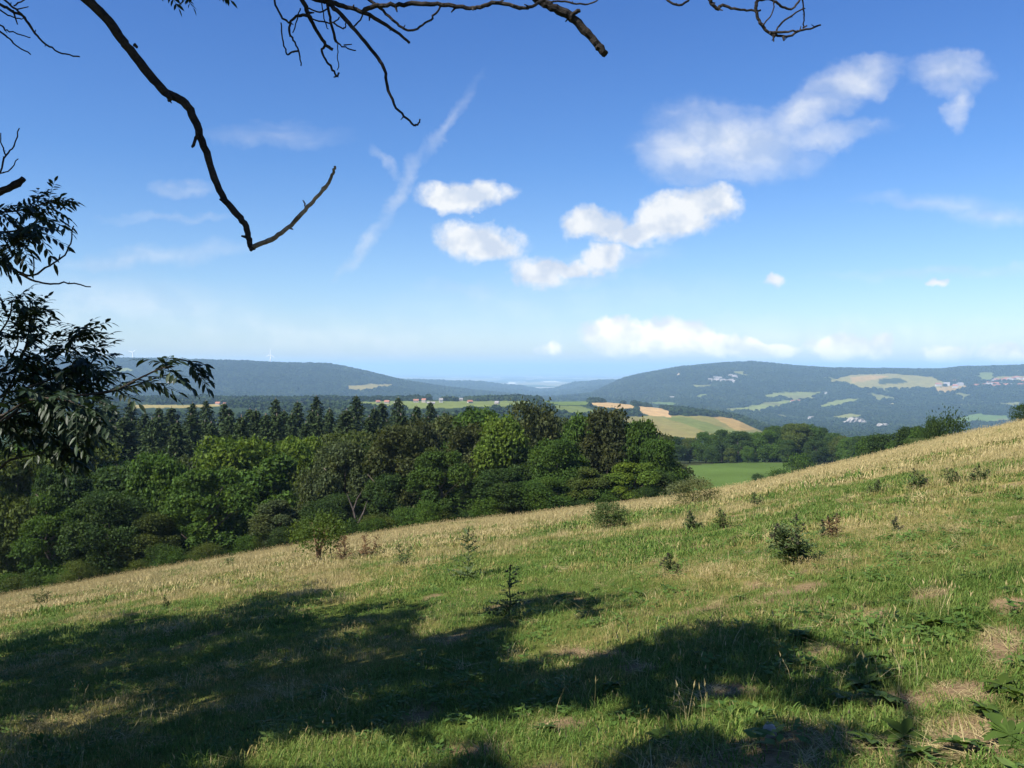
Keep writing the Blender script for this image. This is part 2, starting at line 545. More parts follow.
# rings of constant forward depth in front, circles elsewhere
GX = (RR * np.sin(AA)).ravel(); GY = (RR * np.cos(AA)).ravel()
GZ = H(GX, GY)
V = np.stack([GX, GY, GZ], 1)
ii = np.arange(nr - 1)[:, None] * na; jj = np.arange(na)[None]
jn = (jj + 1) % na
Q = np.stack([ii + jj, ii + na + jj, ii + na + jn, ii + jn], -1).reshape(-1, 4)
Q = Q[:, ::-1]
mb = MB(); mb.add(V, Q)
cc, _w = cover(GX, GY, GZ)

m, nt, out = new_mat("land")
at_ = nd(nt, "ShaderNodeAttribute"); at_.attribute_name = "cover"
ge = nd(nt, "ShaderNodeNewGeometry")
n1 = noise(nt, ge.outputs["Position"], 2.2, 8, 0.7)
n2 = noise(nt, ge.outputs["Position"], 28, 5, 0.7)
n3 = noise(nt, ge.outputs["Position"], 0.02, 6, 0.65)
c = mixc(nt, 1.0, at_.outputs["Color"], ramp(nt, n1, [(0.3, (0.72, 0.76, 0.72)), (0.7, (1.28, 1.22, 1.2))]), 'MULTIPLY')
c = mixc(nt, 1.0, c, ramp(nt, n2, [(0.25, (0.6, 0.62, 0.6)), (0.75, (1.4, 1.36, 1.3))]), 'MULTIPLY')
c = mixc(nt, 1.0, c, ramp(nt, n3, [(0.3, (0.85,) * 3), (0.7, (1.15,) * 3)]), 'MULTIPLY')
pb = nd(nt, "ShaderNodeBsdfPrincipled"); nt.links.new(c, pb.inputs["Base Color"]); setin(pb, "Roughness", 1.0); setin(pb, "Specular IOR Level", 0.0)
bp = nd(nt, "ShaderNodeBump"); setin(bp, "Strength", 0.7); setin(bp, "Distance", 0.05)
nt.links.new(n2, bp.inputs["Height"]); nt.links.new(bp.outputs[0], pb.inputs["Normal"])
nt.links.new(pb.outputs[0], out.inputs[0])
M_land = m
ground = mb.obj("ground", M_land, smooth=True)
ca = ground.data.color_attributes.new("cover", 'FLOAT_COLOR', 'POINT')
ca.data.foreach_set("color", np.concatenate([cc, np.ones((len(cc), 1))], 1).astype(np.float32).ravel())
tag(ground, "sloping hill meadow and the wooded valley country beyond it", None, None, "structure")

# ------------------------------------------------------------------ point instancing for what nobody could count
def scatter(name, protos, P, rotz, scl, idx, label, cat, tilt=None):
    pcoll = bpy.data.collections.new(name + "_kinds")
    for i, pm in enumerate(protos):
        po = bpy.data.objects.new("%s_kind_%02d" % (name, i), pm)
        pcoll.objects.link(po)
    me = bpy.data.meshes.new(name)
    me.vertices.add(len(P)); me.vertices.foreach_set("co", P.astype(np.float32).ravel())
    rot = np.zeros((len(P), 3), np.float32); rot[:, 2] = rotz
    if tilt is not None: rot[:, :2] = tilt
    a = me.attributes.new("rot", 'FLOAT_VECTOR', 'POINT'); a.data.foreach_set("vector", rot.ravel())
    scl = np.asarray(scl, np.float32)
    if scl.ndim == 1: scl = np.repeat(scl[:, None], 3, 1)
    a = me.attributes.new("scl", 'FLOAT_VECTOR', 'POINT'); a.data.foreach_set("vector", scl.ravel())
    a = me.attributes.new("idx", 'INT', 'POINT'); a.data.foreach_set("value", np.asarray(idx, np.int32))
    o = link(name, me)
    tag(o, label, cat, None, "stuff")
    ng = bpy.data.node_groups.new(name + "_spread", 'GeometryNodeTree')
    ng.interface.new_socket("Geometry", in_out='INPUT', socket_type='NodeSocketGeometry')
    ng.interface.new_socket("Geometry", in_out='OUTPUT', socket_type='NodeSocketGeometry')
    gi = ng.nodes.new("NodeGroupInput"); go = ng.nodes.new("NodeGroupOutput")
    mp = ng.nodes.new("GeometryNodeMeshToPoints")
    ip = ng.nodes.new("GeometryNodeInstanceOnPoints")
    ci = ng.nodes.new("GeometryNodeCollectionInfo")
    ci.inputs["Collection"].default_value = pcoll
    ci.inputs["Separate Children"].default_value = True
    ci.inputs["Reset Children"].default_value = True

    def attr(nm, typ):
        n = ng.nodes.new("GeometryNodeInputNamedAttribute"); n.data_type = typ
        n.inputs["Name"].default_value = nm
        return n.outputs["Attribute"]
    L = ng.links.new
    L(gi.outputs[0], mp.inputs["Mesh"]); L(mp.outputs[0], ip.inputs["Points"])
    L(ci.outputs[0], ip.inputs["Instance"])
    ip.inputs["Pick Instance"].default_value = True
    L(attr("idx", 'INT'), ip.inputs["Instance Index"])
    L(attr("rot", 'FLOAT_VECTOR'), ip.inputs["Rotation"])
    L(attr("scl", 'FLOAT_VECTOR'), ip.inputs["Scale"])
    L(ip.outputs[0], go.inputs[0])
    md = o.modifiers.new("spread", 'NODES'); md.node_group = ng
    return o


# ------------------------------------------------------------------ grass
def grass_material(name, stops, transl=0.35):
    m, nt, out = new_mat(name)
    ge = nd(nt, "ShaderNodeNewGeometry"); oi = nd(nt, "ShaderNodeObjectInfo")
    n1 = noise(nt, ge.outputs["Position"], 0.8, 4, 0.6)
    f = math_node(nt, 'ADD', math_node(nt, 'MULTIPLY', ge.outputs["Random Per Island"], 0.55),
                  math_node(nt, 'ADD', math_node(nt, 'MULTIPLY', oi.outputs["Random"], 0.25), math_node(nt, 'MULTIPLY', math_node(nt, 'SUBTRACT', n1, 0.4), 0.9)), clamp=True)
    c = ramp(nt, f, [(p, tuple(min(v * 1.28, .8) for v in q)) for p, q in stops])
    pb = nd(nt, "ShaderNodeBsdfPrincipled"); nt.links.new(c, pb.inputs["Base Color"]); setin(pb, "Roughness", 0.6); setin(pb, "Specular IOR Level", 0.15)
    tr = nd(nt, "ShaderNodeBsdfTranslucent"); nt.links.new(c, tr.inputs["Color"])
    mx = nd(nt, "ShaderNodeMixShader"); setin(mx, 0, transl)
    nt.links.new(pb.outputs[0], mx.inputs[1]); nt.links.new(tr.outputs[0], mx.inputs[2])
    nt.links.new(mx.outputs[0], out.inputs[0])
    return m


M_gg = grass_material("fresh_grass", [(0, (0.036, 0.074, 0.012)), (0.4, (0.073, 0.128, 0.022)), (0.75, (0.145, 0.178, 0.042)), (1, (0.27, 0.22, 0.09))])
M_gm = grass_material("fading_grass", [(0, (0.075, 0.100, 0.020)), (0.4, (0.155, 0.160, 0.045)), (0.75, (0.28, 0.225, 0.085)), (1, (0.38, 0.29, 0.13))])
M_gd = grass_material("straw_grass", [(0, (0.15, 0.145, 0.055)), (0.45, (0.28, 0.230, 0.105)), (0.8, (0.40, 0.325, 0.165)), (1, (0.50, 0.42, 0.25))], 0.25)


def tuft(seed, nb, rad, h0, h1, w, lean, mat, heads=0.0, flat=False):
    g = np.random.default_rng(seed)
    mb = MB()
    for b in range(nb):
        a = g.uniform(0, 2 * math.pi); r = rad * math.sqrt(g.uniform())
        base = np.array([r * math.cos(a), r * math.sin(a), -0.02])
        h = g.uniform(h0, h1); la = g.uniform(0, 2 * math.pi); ln = lean * g.uniform(0.3, 1.4) * h
        if flat: ln *= 2.5; h *= 0.35
        d = np.array([math.cos(la), math.sin(la), 0]); s = np.array([-math.sin(la), math.cos(la), 0])
        ww = w * g.uniform(0.6, 1.3)
        stem = g.uniform() < heads
        if stem:
            h *= 1.55; ln *= 0.5; ww *= 0.45
        p0 = base; p1 = base + d * ln * .22 + np.array([0, 0, h * .5]); p2 = base + d * ln + np.array([0, 0, h * (0.82 if not stem else 0.98)])
        p15 = base + d * ln * .55 + np.array([0, 0, h * .78])
        mb.add([p0 - s * ww * .5, p0 + s * ww * .5, p1 + s * ww * .45, p1 - s * ww * .45, p15 + s * ww * .3, p15 - s * ww * .3],
               [(0, 1, 2, 3), (3, 2, 4, 5)])
        mb.add([p15 - s * ww * .3, p15 + s * ww * .3, p2], [(0, 1, 2)])
        if stem:
            q = p2; hl = h * 0.16; hw = max(ww * 2.6, 0.008)
            e = np.cross(s, [0, 0, 1.0])
            for ax in (s, e):
                mb.add([q - np.array([0, 0, hl * .3]), q + ax * hw * .5 + np.array([0, 0, hl * .2]), q + d * hl * .3 + np.array([0, 0, hl]), q - ax * hw * .5 + np.array([0, 0, hl * .2])], [(0, 1, 2, 3)])
    return mb.mesh("grass_tuft", mat)


def sward_weed(seed, r, n):
    g = np.random.default_rng(seed)
    a = g.uniform(0, 6.28, n); q = r * np.sqrt(g.uniform(size=n))
    C = np.stack([q * np.cos(a), q * np.sin(a), g.uniform(.02, .09, n)], 1)
    D = np.stack([np.cos(a), np.sin(a), g.normal(.1, .3, n)], 1)
    N = np.stack([g.normal(0, .35, n), g.normal(0, .35, n), np.ones(n)], 1)
    mb = MB(); L = g.uniform(.035, .075, n); mb.leaves(C, D, N, L, L * .55)
    return mb.mesh("sward_weed", M_sw)


M_sw = grass_material("sward_weeds", [(0, (0.038, 0.076, 0.014)), (0.5, (0.065, 0.115, 0.022)), (1, (0.11, 0.155, 0.04))])
PROT = []
bands = [(0.0048, 46, 0.13), (0.012, 26, 0.20), (0.030, 18, 0.34)]     # blade width near, mid, far
for bi, (w, nb, rad) in enumerate(bands):
    k = (0.62, 0.95, 1.2)[bi]
    for s in range(3): PROT.append(tuft(100 + bi * 20 + s, nb, rad, 0.035 * k, 0.105 * k, w, 0.8, M_gg))
    for s in range(3): PROT.append(tuft(105 + bi * 20 + s, nb, rad, 0.045 * k, 0.13 * k, w, 0.7, M_gm, heads=0.07))
    for s in range(3): PROT.append(tuft(110 + bi * 20 + s, int(nb * .8), rad, 0.08 * k, 0.20 * k, w * .8, 0.55, M_gd, heads=0.22))
    PROT.append(tuft(115 + bi * 20, nb, rad, 0.08, 0.2, w, 0.6, M_gd, flat=True))
    PROT.append(tuft(117 + bi * 20, int(nb * .9), rad, 0.08 * k, 0.20 * k, w * 1.3, 0.6, M_gg))
    PROT.append(sward_weed(200 + bi, 0.11 + .02 * bi, 26))
    PROT.append(tuft(230 + bi, 9, rad * 1.6, 0.10, 0.20, (0.003, .006, .013)[bi], 1.1, M_gd, heads=0.75))
NP = 13

pts = []
for y0, y1, dens, band in ((2.2, 9, 170, 0), (9, 16, 95, 0), (16, 34, 26, 1), (34, 62, 12, 2), (62, 99, 9, 2)):
    umax = 0.78
    area = umax * (y1 * y1 - y0 * y0)
    n = int(area * dens)
    yy = np.sqrt(rng.uniform(y0 * y0, y1 * y1, n)); xx = rng.uniform(-umax, umax, n) * yy
    pts.append(np.stack([xx, yy, np.full(n, band)], 1))
G = np.concatenate(pts)
x, y, band = G[:, 0], G[:, 1], G[:, 2].astype(int)
dr = dryness(x, y); di = dirt(x, y)
keep = rng.uniform(size=len(x)) > di * 0.92
# thin, grazed patches
keep &= rng.uniform(size=len(x)) > 0.35 * sstep(0.5, 0.75, fbm(x / 0.9, y / 0.9, 91, 2)) * (y < 20)
litter = ~keep & (di > .3) & (rng.uniform(size=len(x)) < .38)
keep |= litter; litter = litter[keep]
x, y, band, dr = x[keep], y[keep], band[keep], dr[keep]
q = dr + rng.normal(0, 0.20, len(x))
kind = np.where(q < 0.36, 0, np.where(q < 0.66, 3, 6)) + rng.integers(0, 3, len(x))
lush = (fbm(x / 2.2, y / 2.2, 95, 3) > 0.60) & (q < 0.4)
kind = np.where(lush & (rng.uniform(size=len(x)) < .5), 10, kind)
kind = np.where((q > 0.45) & (rng.uniform(size=len(x)) < .14) & (y < 25), 9, kind)
pick = rng.uniform(size=len(x)); wp = fbm(x / 1.4, y / 1.4, 99, 3)
kind = np.where((pick < .07 * sstep(.45, .62, wp) + .008) & (y < 40), 11, kind)
kind = np.where((pick > .978) & (y < 60), 12, kind)
kind = np.where(litter, np.where(rng.uniform(size=len(x)) < .6, 9, 3), kind)
idx = band * NP + kind
hs = 0.75 + 0.7 * fbm(x / 1.6, y / 1.6, 97, 3)
sc = rng.uniform(0.7, 1.25, len(x)) * hs * np.where(litter, .6, 1)
grow = 1 + 0.45 * sstep(25, 80, y)
szz = sc * np.where(kind >= 6, grow, 1.0) * np.where((kind >= 6) & (y < 22), 0.72, 1.0)
z = H(x, y)
tl = rng.normal(0, 0.12, (len(x), 2))
scatter("meadow_grass", PROT, np.stack([x, y, z], 1), rng.uniform(0, 6.28, len(x)), np.stack([sc, sc, szz], 1), idx,
        "rough meadow grass, green nearby and straw coloured up the slope", "grass", tl)
print("grass tufts", len(x))

# ------------------------------------------------------------------ trees
def crown_broadleaf(seed, n=22000, low=0.05, wide=0.36, nl=34, leaf=0.028, spiky=0.0, power=1.0):
    """leaf clumps of a tree of unit height"""
    g = np.random.default_rng(seed)
    lob = []
    for i in range(nl):
        t = low + (0.93 - low) * g.uniform() ** 0.85
        prof = (math.sin(math.pi * min(max((t - low * .5) / (1.03 - low * .5), 0), 1) ** 0.8)) ** (0.6 * power)
        a = g.uniform(0, 2 * math.pi)
        rr = wide * prof * (0.35 + 0.5 * math.sqrt(g.uniform()))
        r = wide * g.uniform(0.20, 0.40) * (0.75 + 0.4 * prof)
        zt = min(t, 0.98 - r * 0.8)
        lob.append((rr * math.cos(a), rr * math.sin(a), max(zt, r * .7), r))
    lob.append((g.normal(0, .03), g.normal(0, .03), 0.88, wide * .30))
    lob = np.array(lob)
    w = lob[:, 3] ** 2; w /= w.sum()
    k = g.choice(len(lob), n, p=w)
    d = g.normal(size=(n, 3)); d /= np.linalg.norm(d, axis=1)[:, None]
    d[:, 2] = np.where(d[:, 2] < -0.45, -d[:, 2], d[:, 2])
    rad = lob[k, 3] * (0.62 + 0.42 * g.uniform(size=n) ** 0.7)
    # ragged sprigs
    sp = vnoise(d[:, 0] * 4 + k * 3.1, d[:, 1] * 4 + d[:, 2] * 4, seed)
    rad *= 0.78 + 0.5 * sp + spiky * g.uniform(size=n) ** 4
    C = lob[k, :3] + d * rad[:, None] * np.array([1, 1, 0.85])
    C[:, 2] = np.maximum(C[:, 2], 0.01)
    N = d * 0.7 + g.normal(0, 0.55, (n, 3)); N[:, 2] += 0.45
    D = g.normal(size=(n, 3)); D[:, 2] -= 0.2
    L = leaf * g.uniform(0.6, 1.35, n)
    return C, D, N, L


def make_broadleaf(name, seed, trunk_h=0.5, **kw):
    root = empty(name)
    C, D, N, L = crown_broadleaf(seed, **kw)
    mb = MB(); mb.leaves(C, D, N, L, L * 0.62)
    mb.obj("crown", M_leaf, root)
    g = np.random.default_rng(seed + 500)
    tb = MB()
    P = [(0, 0, -0.04)]
    for i in range(1, 6):
        P.append((g.normal(0, .008) * i, g.normal(0, .008) * i, 0.16 * i))
    tb.tube(P, [0.028, 0.02, 0.016, 0.011, 0.007, 0.003], 7)
    for i in range(7):
        h = g.uniform(0.18, 0.6); a = g.uniform(0, 6.28); l = g.uniform(.15, .28)
        tb.tube([(0, 0, h), (l * .5 * math.cos(a), l * .5 * math.sin(a), h + l * .45), (l * math.cos(a), l * math.sin(a), h + l * .95)], [0.011, 0.007, 0.003], 5)
    tb.obj("trunk", M_bark, root, smooth=True)
    return root


def make_spruce(name, seed, n=9000, wide=0.15, thin=0.0):
    g = np.random.default_rng(seed)
    root = empty(name)
    mb = MB(); tb = MB()
    tb.tube([(0, 0, -0.03), (0, 0, 0.5), (0, 0, 0.985)], [0.018, 0.011, 0.002], 7)
    Cs, Ds, Ns, Ls = [], [], [], []
    h = 0.05
    while h < 0.975:
        t = 1 - h
        reach = wide * (0.03 + 0.97 * t ** 0.8) * g.uniform(0.8, 1.15)
        nb = int(5 + 7 * t)
        a0 = g.uniform(0, 6.28)
        for b in range(nb):
            if g.uniform() < thin: continue
            a = a0 + 6.283 * b / nb + g.normal(0, .2); rc = reach * g.uniform(.7, 1.15)
            m = max(8, int(60 * (rc / wide) + 8))
            s = g.uniform(size=m) ** 0.65
            droop = -0.30 * rc * s ** 1.3 + 0.10 * rc * s ** 3 * 1.5
            lat = g.normal(0, 0.16, m) * rc * (1.08 - s)
            C = np.stack([math.cos(a) * rc * s - math.sin(a) * lat, math.sin(a) * rc * s + math.cos(a) * lat,
                          h + droop - np.abs(g.normal(0, .006, m)) + g.normal(0, .003, m)], 1)
            D = np.stack([math.cos(a) + g.normal(0, .5, m), math.sin(a) + g.normal(0, .5, m), -0.35 + g.normal(0, .35, m)], 1)
            N = np.stack([g.normal(0, .5, m), g.normal(0, .5, m), np.ones(m)], 1)
            Cs.append(C); Ds.append(D); Ns.append(N); Ls.append(0.024 * g.uniform(.6, 1.3, m))
            if rc > wide * .35:
                tb.tube([(0, 0, h), (math.cos(a) * rc * .5, math.sin(a) * rc * .5, h - .1 * rc), (math.cos(a) * rc * .85, math.sin(a) * rc * .85, h - .22 * rc)], [.004, .003, .0015], 4)
        h += 0.012 + 0.010 * t * g.uniform(.7, 1.3)
    C = np.concatenate(Cs); L = np.concatenate(Ls)
    mb.leaves(C, np.concatenate(Ds), np.concatenate(Ns), L, L * .40)
    mb.obj("crown", M_needle, root)
    tb.obj("trunk", M_bark, root, smooth=True)
    return root


BL = [make_broadleaf("broadleaf_tree", 11, wide=0.40, n=26000),
      make_broadleaf("broadleaf_tree", 12, wide=0.33, n=24000, spiky=.3),
      make_broadleaf("broadleaf_tree", 13, wide=0.46, n=28000, low=0.03, nl=44),
      make_broadleaf("broadleaf_tree", 14, wide=0.30, n=22000, power=1.3, spiky=.35),
      make_broadleaf("broadleaf_tree", 15, wide=0.38, n=26000, nl=52, leaf=.026),
      make_broadleaf("broadleaf_tree", 16, wide=0.42, n=26000, low=.05, nl=28, spiky=.2)]
PN = [make_broadleaf("pine_tree", 21, wide=0.25, n=18000, low=.10, nl=40, leaf=.026, spiky=.6, power=.8),
      make_broadleaf("pine_tree", 22, wide=0.28, n=18000, low=.12, nl=44, leaf=.026, spiky=.7)]
BU = [make_broadleaf("bush", 31, wide=0.62, n=5200, low=.02, nl=30, leaf=.050, spiky=.9),
      make_broadleaf("bush", 32, wide=0.80, n=6000, low=.02, nl=40, leaf=.048, spiky=.9)]
SPR = [make_spruce("spruce_tree", 41, wide=.25), make_spruce("spruce_tree", 42, wide=.28), make_spruce("spruce_tree", 43, wide=.23, thin=.08)]
used = set()


def plant(protos, i, x, y, h, wscale, rgb, label, cat, group, sink=0.0):
    p = protos[i % len(protos)]
    if p.name in used:
        o = copy_tree(p)
    else:
        o = p; used.add(p.name)
    o.location = (x, y, hz(x, y) - sink)
    o.rotation_euler = (0, 0, rng.uniform(0, 6.28))
    o.scale = (h * wscale, h * wscale, h)
    for k in ("label", "category", "group"):
        if k in o: del o[k]
    tag(o, label, cat, group)
    colour_tree(o, rgb)
    return o


GREEN = (0.040, 0.076, 0.013); DARK = (0.028, 0.052, 0.013); OLIVE = (0.050, 0.070, 0.016); BRIGHT = (0.068, 0.108, 0.015)
GREY = (0.046, 0.062, 0.024); BROWN = (0.040, 0.050, 0.017); EMER = (0.036, 0.067, 0.013); PINEC = (0.036, 0.044, 0.016); SPRC = (0.036, 0.058, 0.020)

# front of the wood, tree by tree: photo column, crown top row, width in pixels, depth, kind, colour, label
FRONT = [
    (8, 452, 90, 104, 'B4', OLIVE, "olive broadleaf tree at the wood's far left end, under the drooping ash foliage"),
    (62, 468, 80, 101, 'B0', DARK, "dark olive tree second from the wood's left end, behind the ash foliage"),
    (108, 492, 84, 98, 'B2', DARK, "low dark green tree touching the meadow near the wood's left end"),
    (160, 452, 70, 112, 'B1', GREEN, "mid green tree with pointed sprays left of the big yellow-green dome"),
    (236, 440, 120, 118, 'B2', BRIGHT, "large domed yellow-green tree, the brightest crown of the wood"),
    (208, 470, 92, 100, 'B0', GREEN, "broad deep green tree in front of the yellow-green dome"),
    (300, 440, 76, 120, 'B4', BRIGHT, "yellow-green tree adjoining the right flank of the big dome"),
    (278, 500, 50, 97, 'B3', GREY, "small grey-green willow-like tree at the meadow edge behind the hawthorn"),
    (345, 444, 78, 104, 'B5', GREY, "round grey-green tree between the bright dome and the brown pine"),
    (335, 496, 60, 97, 'B2', DARK, "low dark tree behind the hawthorn and the bare grey trunk"),
    (396, 428, 56, 102, 'P0', BROWN, "brownish pine tree left of the emerald tree, in the middle of the wood"),
    (440, 452, 66, 98, 'B0', EMER, "emerald green tree in front of the pines, in the middle of the wood"),
    (425, 420, 46, 124, 'P1', PINEC, "dark pine tree behind the emerald tree"),
    (470, 428, 52, 112, 'P0', BROWN, "brown-tinged pine tree right behind the emerald tree's right shoulder"),
    (505, 416, 62, 110, 'B1', BRIGHT, "light yellow-green tree between two pines near the wood's middle"),
    (535, 402, 56, 122, 'P1', BROWN, "tall rust-brown pine tree rising highest right of the spruces"),
    (500, 470, 60, 97, 'B5', DARK, "dark low tree on the meadow edge right of the emerald tree"),
    (556, 440, 60, 102, 'B4', GREEN, "mid green tree with small clumps below the rust-brown pine"),
    (545, 478, 52, 96, 'B2', GREEN, "low spreading green tree at the meadow edge below the pines"),
    (582, 414, 58, 116, 'B1', GREEN, "green tree between the rust-brown pine and the dark pine at right"),
    (606, 412, 50, 112, 'P0', PINEC, "dark brown-green pine tree near the wood's right end"),
    (590, 468, 44, 97, 'B3', OLIVE, "small olive tree beside the rounded pale bush at the wood's right end"),
    (638, 424, 60, 112, 'B5', GREEN, "green tree right of the dark pine, with a ragged top"),
    (634, 463, 58, 97, 'B0', BRIGHT, "rounded pale green small tree on the meadow edge at the wood's right end"),
    (660, 440, 42, 108, 'B4', GREEN, "sloping-crowned green tree, rightmost tree of the main wood"),
    (655, 470, 50, 100, 'B2', DARK, "dark low tree behind the pale rounded one at the wood's right end"),
]
for i, (px, top, wpx, Y, kd, col, lab) in enumerate(FRONT):
    P = at(px, top, Y); gz = hz(P[0], P[1])
    h = max(P[2] - gz, 3.0)
    if kd[0] == 'P':
        pr, wd = PN, (0.25, 0.28)
    else:
        pr, wd = BL, (0.40, 0.33, 0.46, 0.30, 0.38, 0.42)
    k = int(kd[1])
    w = (wpx * Y / F) / (2 * wd[k] * h * 0.95)
    plant(pr, k, P[0], P[1], h * 1.02, min(max(w, .6), 1.9), tuple(np.array(col) * rng.uniform(.92, 1.08)), lab,
          "pine tree" if kd[0] == 'P' else "tree", "trees of the wood below the meadow")

# the mass of the wood behind its front trees
for i, (px, top, Y) in enumerate([(25, 440, 130), (85, 440, 128), (130, 462, 116), (185, 455, 124), (270, 452, 112), (345, 430, 138), (372, 438, 116), (452, 412, 140), (480, 408, 138),
                                   (418, 446, 112), (520, 440, 108), (555, 416, 140), (570, 450, 106), (612, 420, 134), (625, 432, 122), (650, 430, 132), (50, 492, 97), (150, 510, 98), (385, 470, 100), (470, 480, 98), (610, 478, 98)]):
    P = at(px, top + 2, Y); gz = hz(P[0], P[1]); h = max(P[2] - gz, 3)
    col = [GREEN, OLIVE, DARK, GREY][i % 4]
    plant(BL, i * 5 + 1, P[0], P[1], h, rng.uniform(.8, 1.05), tuple(np.array(col) * rng.uniform(.85, 1.15)),
          "green broadleaf tree filling the gaps behind the front trees of the wood", "tree", "filler trees of the wood")

# spruces standing behind
spr = [(92, 404), (112, 400), (128, 399), (146, 406), (160, 404), (176, 403), (192, 401), (207, 397), (221, 392), (234, 405), (246, 398), (258, 407), (273, 397), (286, 404), (298, 395), (309, 400),
       (320, 394), (332, 402), (345, 401), (358, 392), (371, 404), (384, 401), (399, 396), (412, 404), (428, 402), (446, 406), (464, 399), (78, 408), (60, 410), (40, 408), (15, 412), (120, 412), (200, 412), (265, 412), (340, 412), (404, 410), (490, 408)] + [(70 + 13.1 * k, 409 + (k * 5) % 7) for k in range(30)]
slab = {8: "tallest pointed dark spruce, right of the wind turbine ridge's centre clearing", 19: "tall slim spruce rising over the row near the tan hillside field", 26: "lone spruce spire at the right end of the spruce row"}
for i, (px, top) in enumerate(spr):
    Y = 172 + 34 * ((i * 7) % 5) / 5 - (30 if i > 30 else 0)
    P = at(px + rng.uniform(-5, 5), top - 1 + rng.choice([-1.5, 0, 2, 5, 9]), Y); gz = hz(P[0], P[1]); h = P[2] - gz
    plant(SPR, i, P[0], P[1], h, rng.uniform(1.05, 1.4), tuple(np.array(SPRC) * rng.uniform(.8, 1.2)),
          "dark spruce in the even row behind the broadleaf wood", "spruce", "row of spruces behind the wood")
for o in [o for o in COL.objects if o.name.startswith("spruce_tree")]:
    pass

# undergrowth shrubs along the foot of the wood
for i in range(44):
    px = 4 + i * 15.2 + rng.uniform(-6, 6)
    Y = 94.5 + rng.uniform(-1, 2.0)
    x, y = (px - 512) / F * Y, Y
    h = rng.uniform(1.2, 3.0)
    plant(BU, i, x, y, h, rng.uniform(.9, 1.4), tuple(np.array([GREEN, OLIVE, DARK, GREEN][i % 4]) * rng.uniform(.9, 1.2)),
          "low green shrub at the foot of the wood along the meadow edge", "shrub", "shrubs along the foot of the wood", 0.15)

# trees round the green field and down behind the brow
HEDGE = [(672, 436, 395), (690, 438, 402), (706, 432, 398), (722, 430, 410), (738, 431, 400), (752, 434, 415), (765, 430, 400), (775, 426, 410), (786, 424, 405), (797, 423.5, 400), (808, 424.5, 405), (820, 428, 410), (832, 433, 400),
         (842, 436, 380), (852, 437, 360), (862, 436, 350), (712, 446, 390), (730, 448, 388), (748, 446, 386), (788, 440, 390), (815, 440, 380), (660, 440, 380)]
for i, (px, top, Y) in enumerate(HEDGE):
    P = at(px, top, Y); gz = hz(P[0], P[1]); h = P[2] - gz
    big = 7 <= i <= 10
    plant(BL, i * 3 + 2, P[0], P[1], h, rng.uniform(.85, 1.1), tuple(np.array([DARK, OLIVE, GREEN, DARK][i % 4]) * rng.uniform(1.1, 1.5)),
          "tall dark tree in the clump right of the green field's far edge" if big else "dark hedgerow tree beyond the small green field", "tree",
          "tall clump behind the green field" if big else "hedgerow trees beyond the green field")
for i, (px, top, Y) in enumerate([(872, 436, 180), (888, 434, 175), (903, 431, 170), (914, 426, 165), (925, 428, 160)]):
    P = at(px, top, Y); gz = hz(P[0], P[1]); h = P[2] - gz
    plant(BL, i + 1, P[0], P[1], h, rng.uniform(.8, 1.0), tuple(np.array([GREEN, DARK][i % 2])), "green tree top showing just over the brow of the dry slope", "tree", "tree tops behind the brow")
for (px, top, wpx, Y, col, lab) in [(800, 455, 34, 230, GREEN, "round green bush between the green field and the brow of the slope"),
                                     (778, 470, 26, 230, GREEN, "low green bush on the near corner of the green field"),
                                     (758, 474, 16, 250, DARK, "small dark bush alone on the green field"),
                                     (945, 417, 38, 118, DARK, "dark wide bush standing on the brow of the dry slope"),
                                     (932, 420, 20, 118, DARK, "dark small bush left of the wide bush on the brow"),
                                     (1024, 404, 26, 96, DARK, "dark bush on the skyline at the meadow's upper right corner")]:
    P = at(px, top, Y); gz = hz(P[0], P[1]); h = max(P[2] - gz, 1.0)
    plant(BU, int(px), P[0], P[1], h, (wpx * Y / F) / (1.3 * h), col, lab, "bush", None, 0.1)

# ------------------------------------------------------------------ plants on the meadow
def meadow_xy(px, py):
    a, b = meadow_pt(px, py)
    return float(a), float(b)


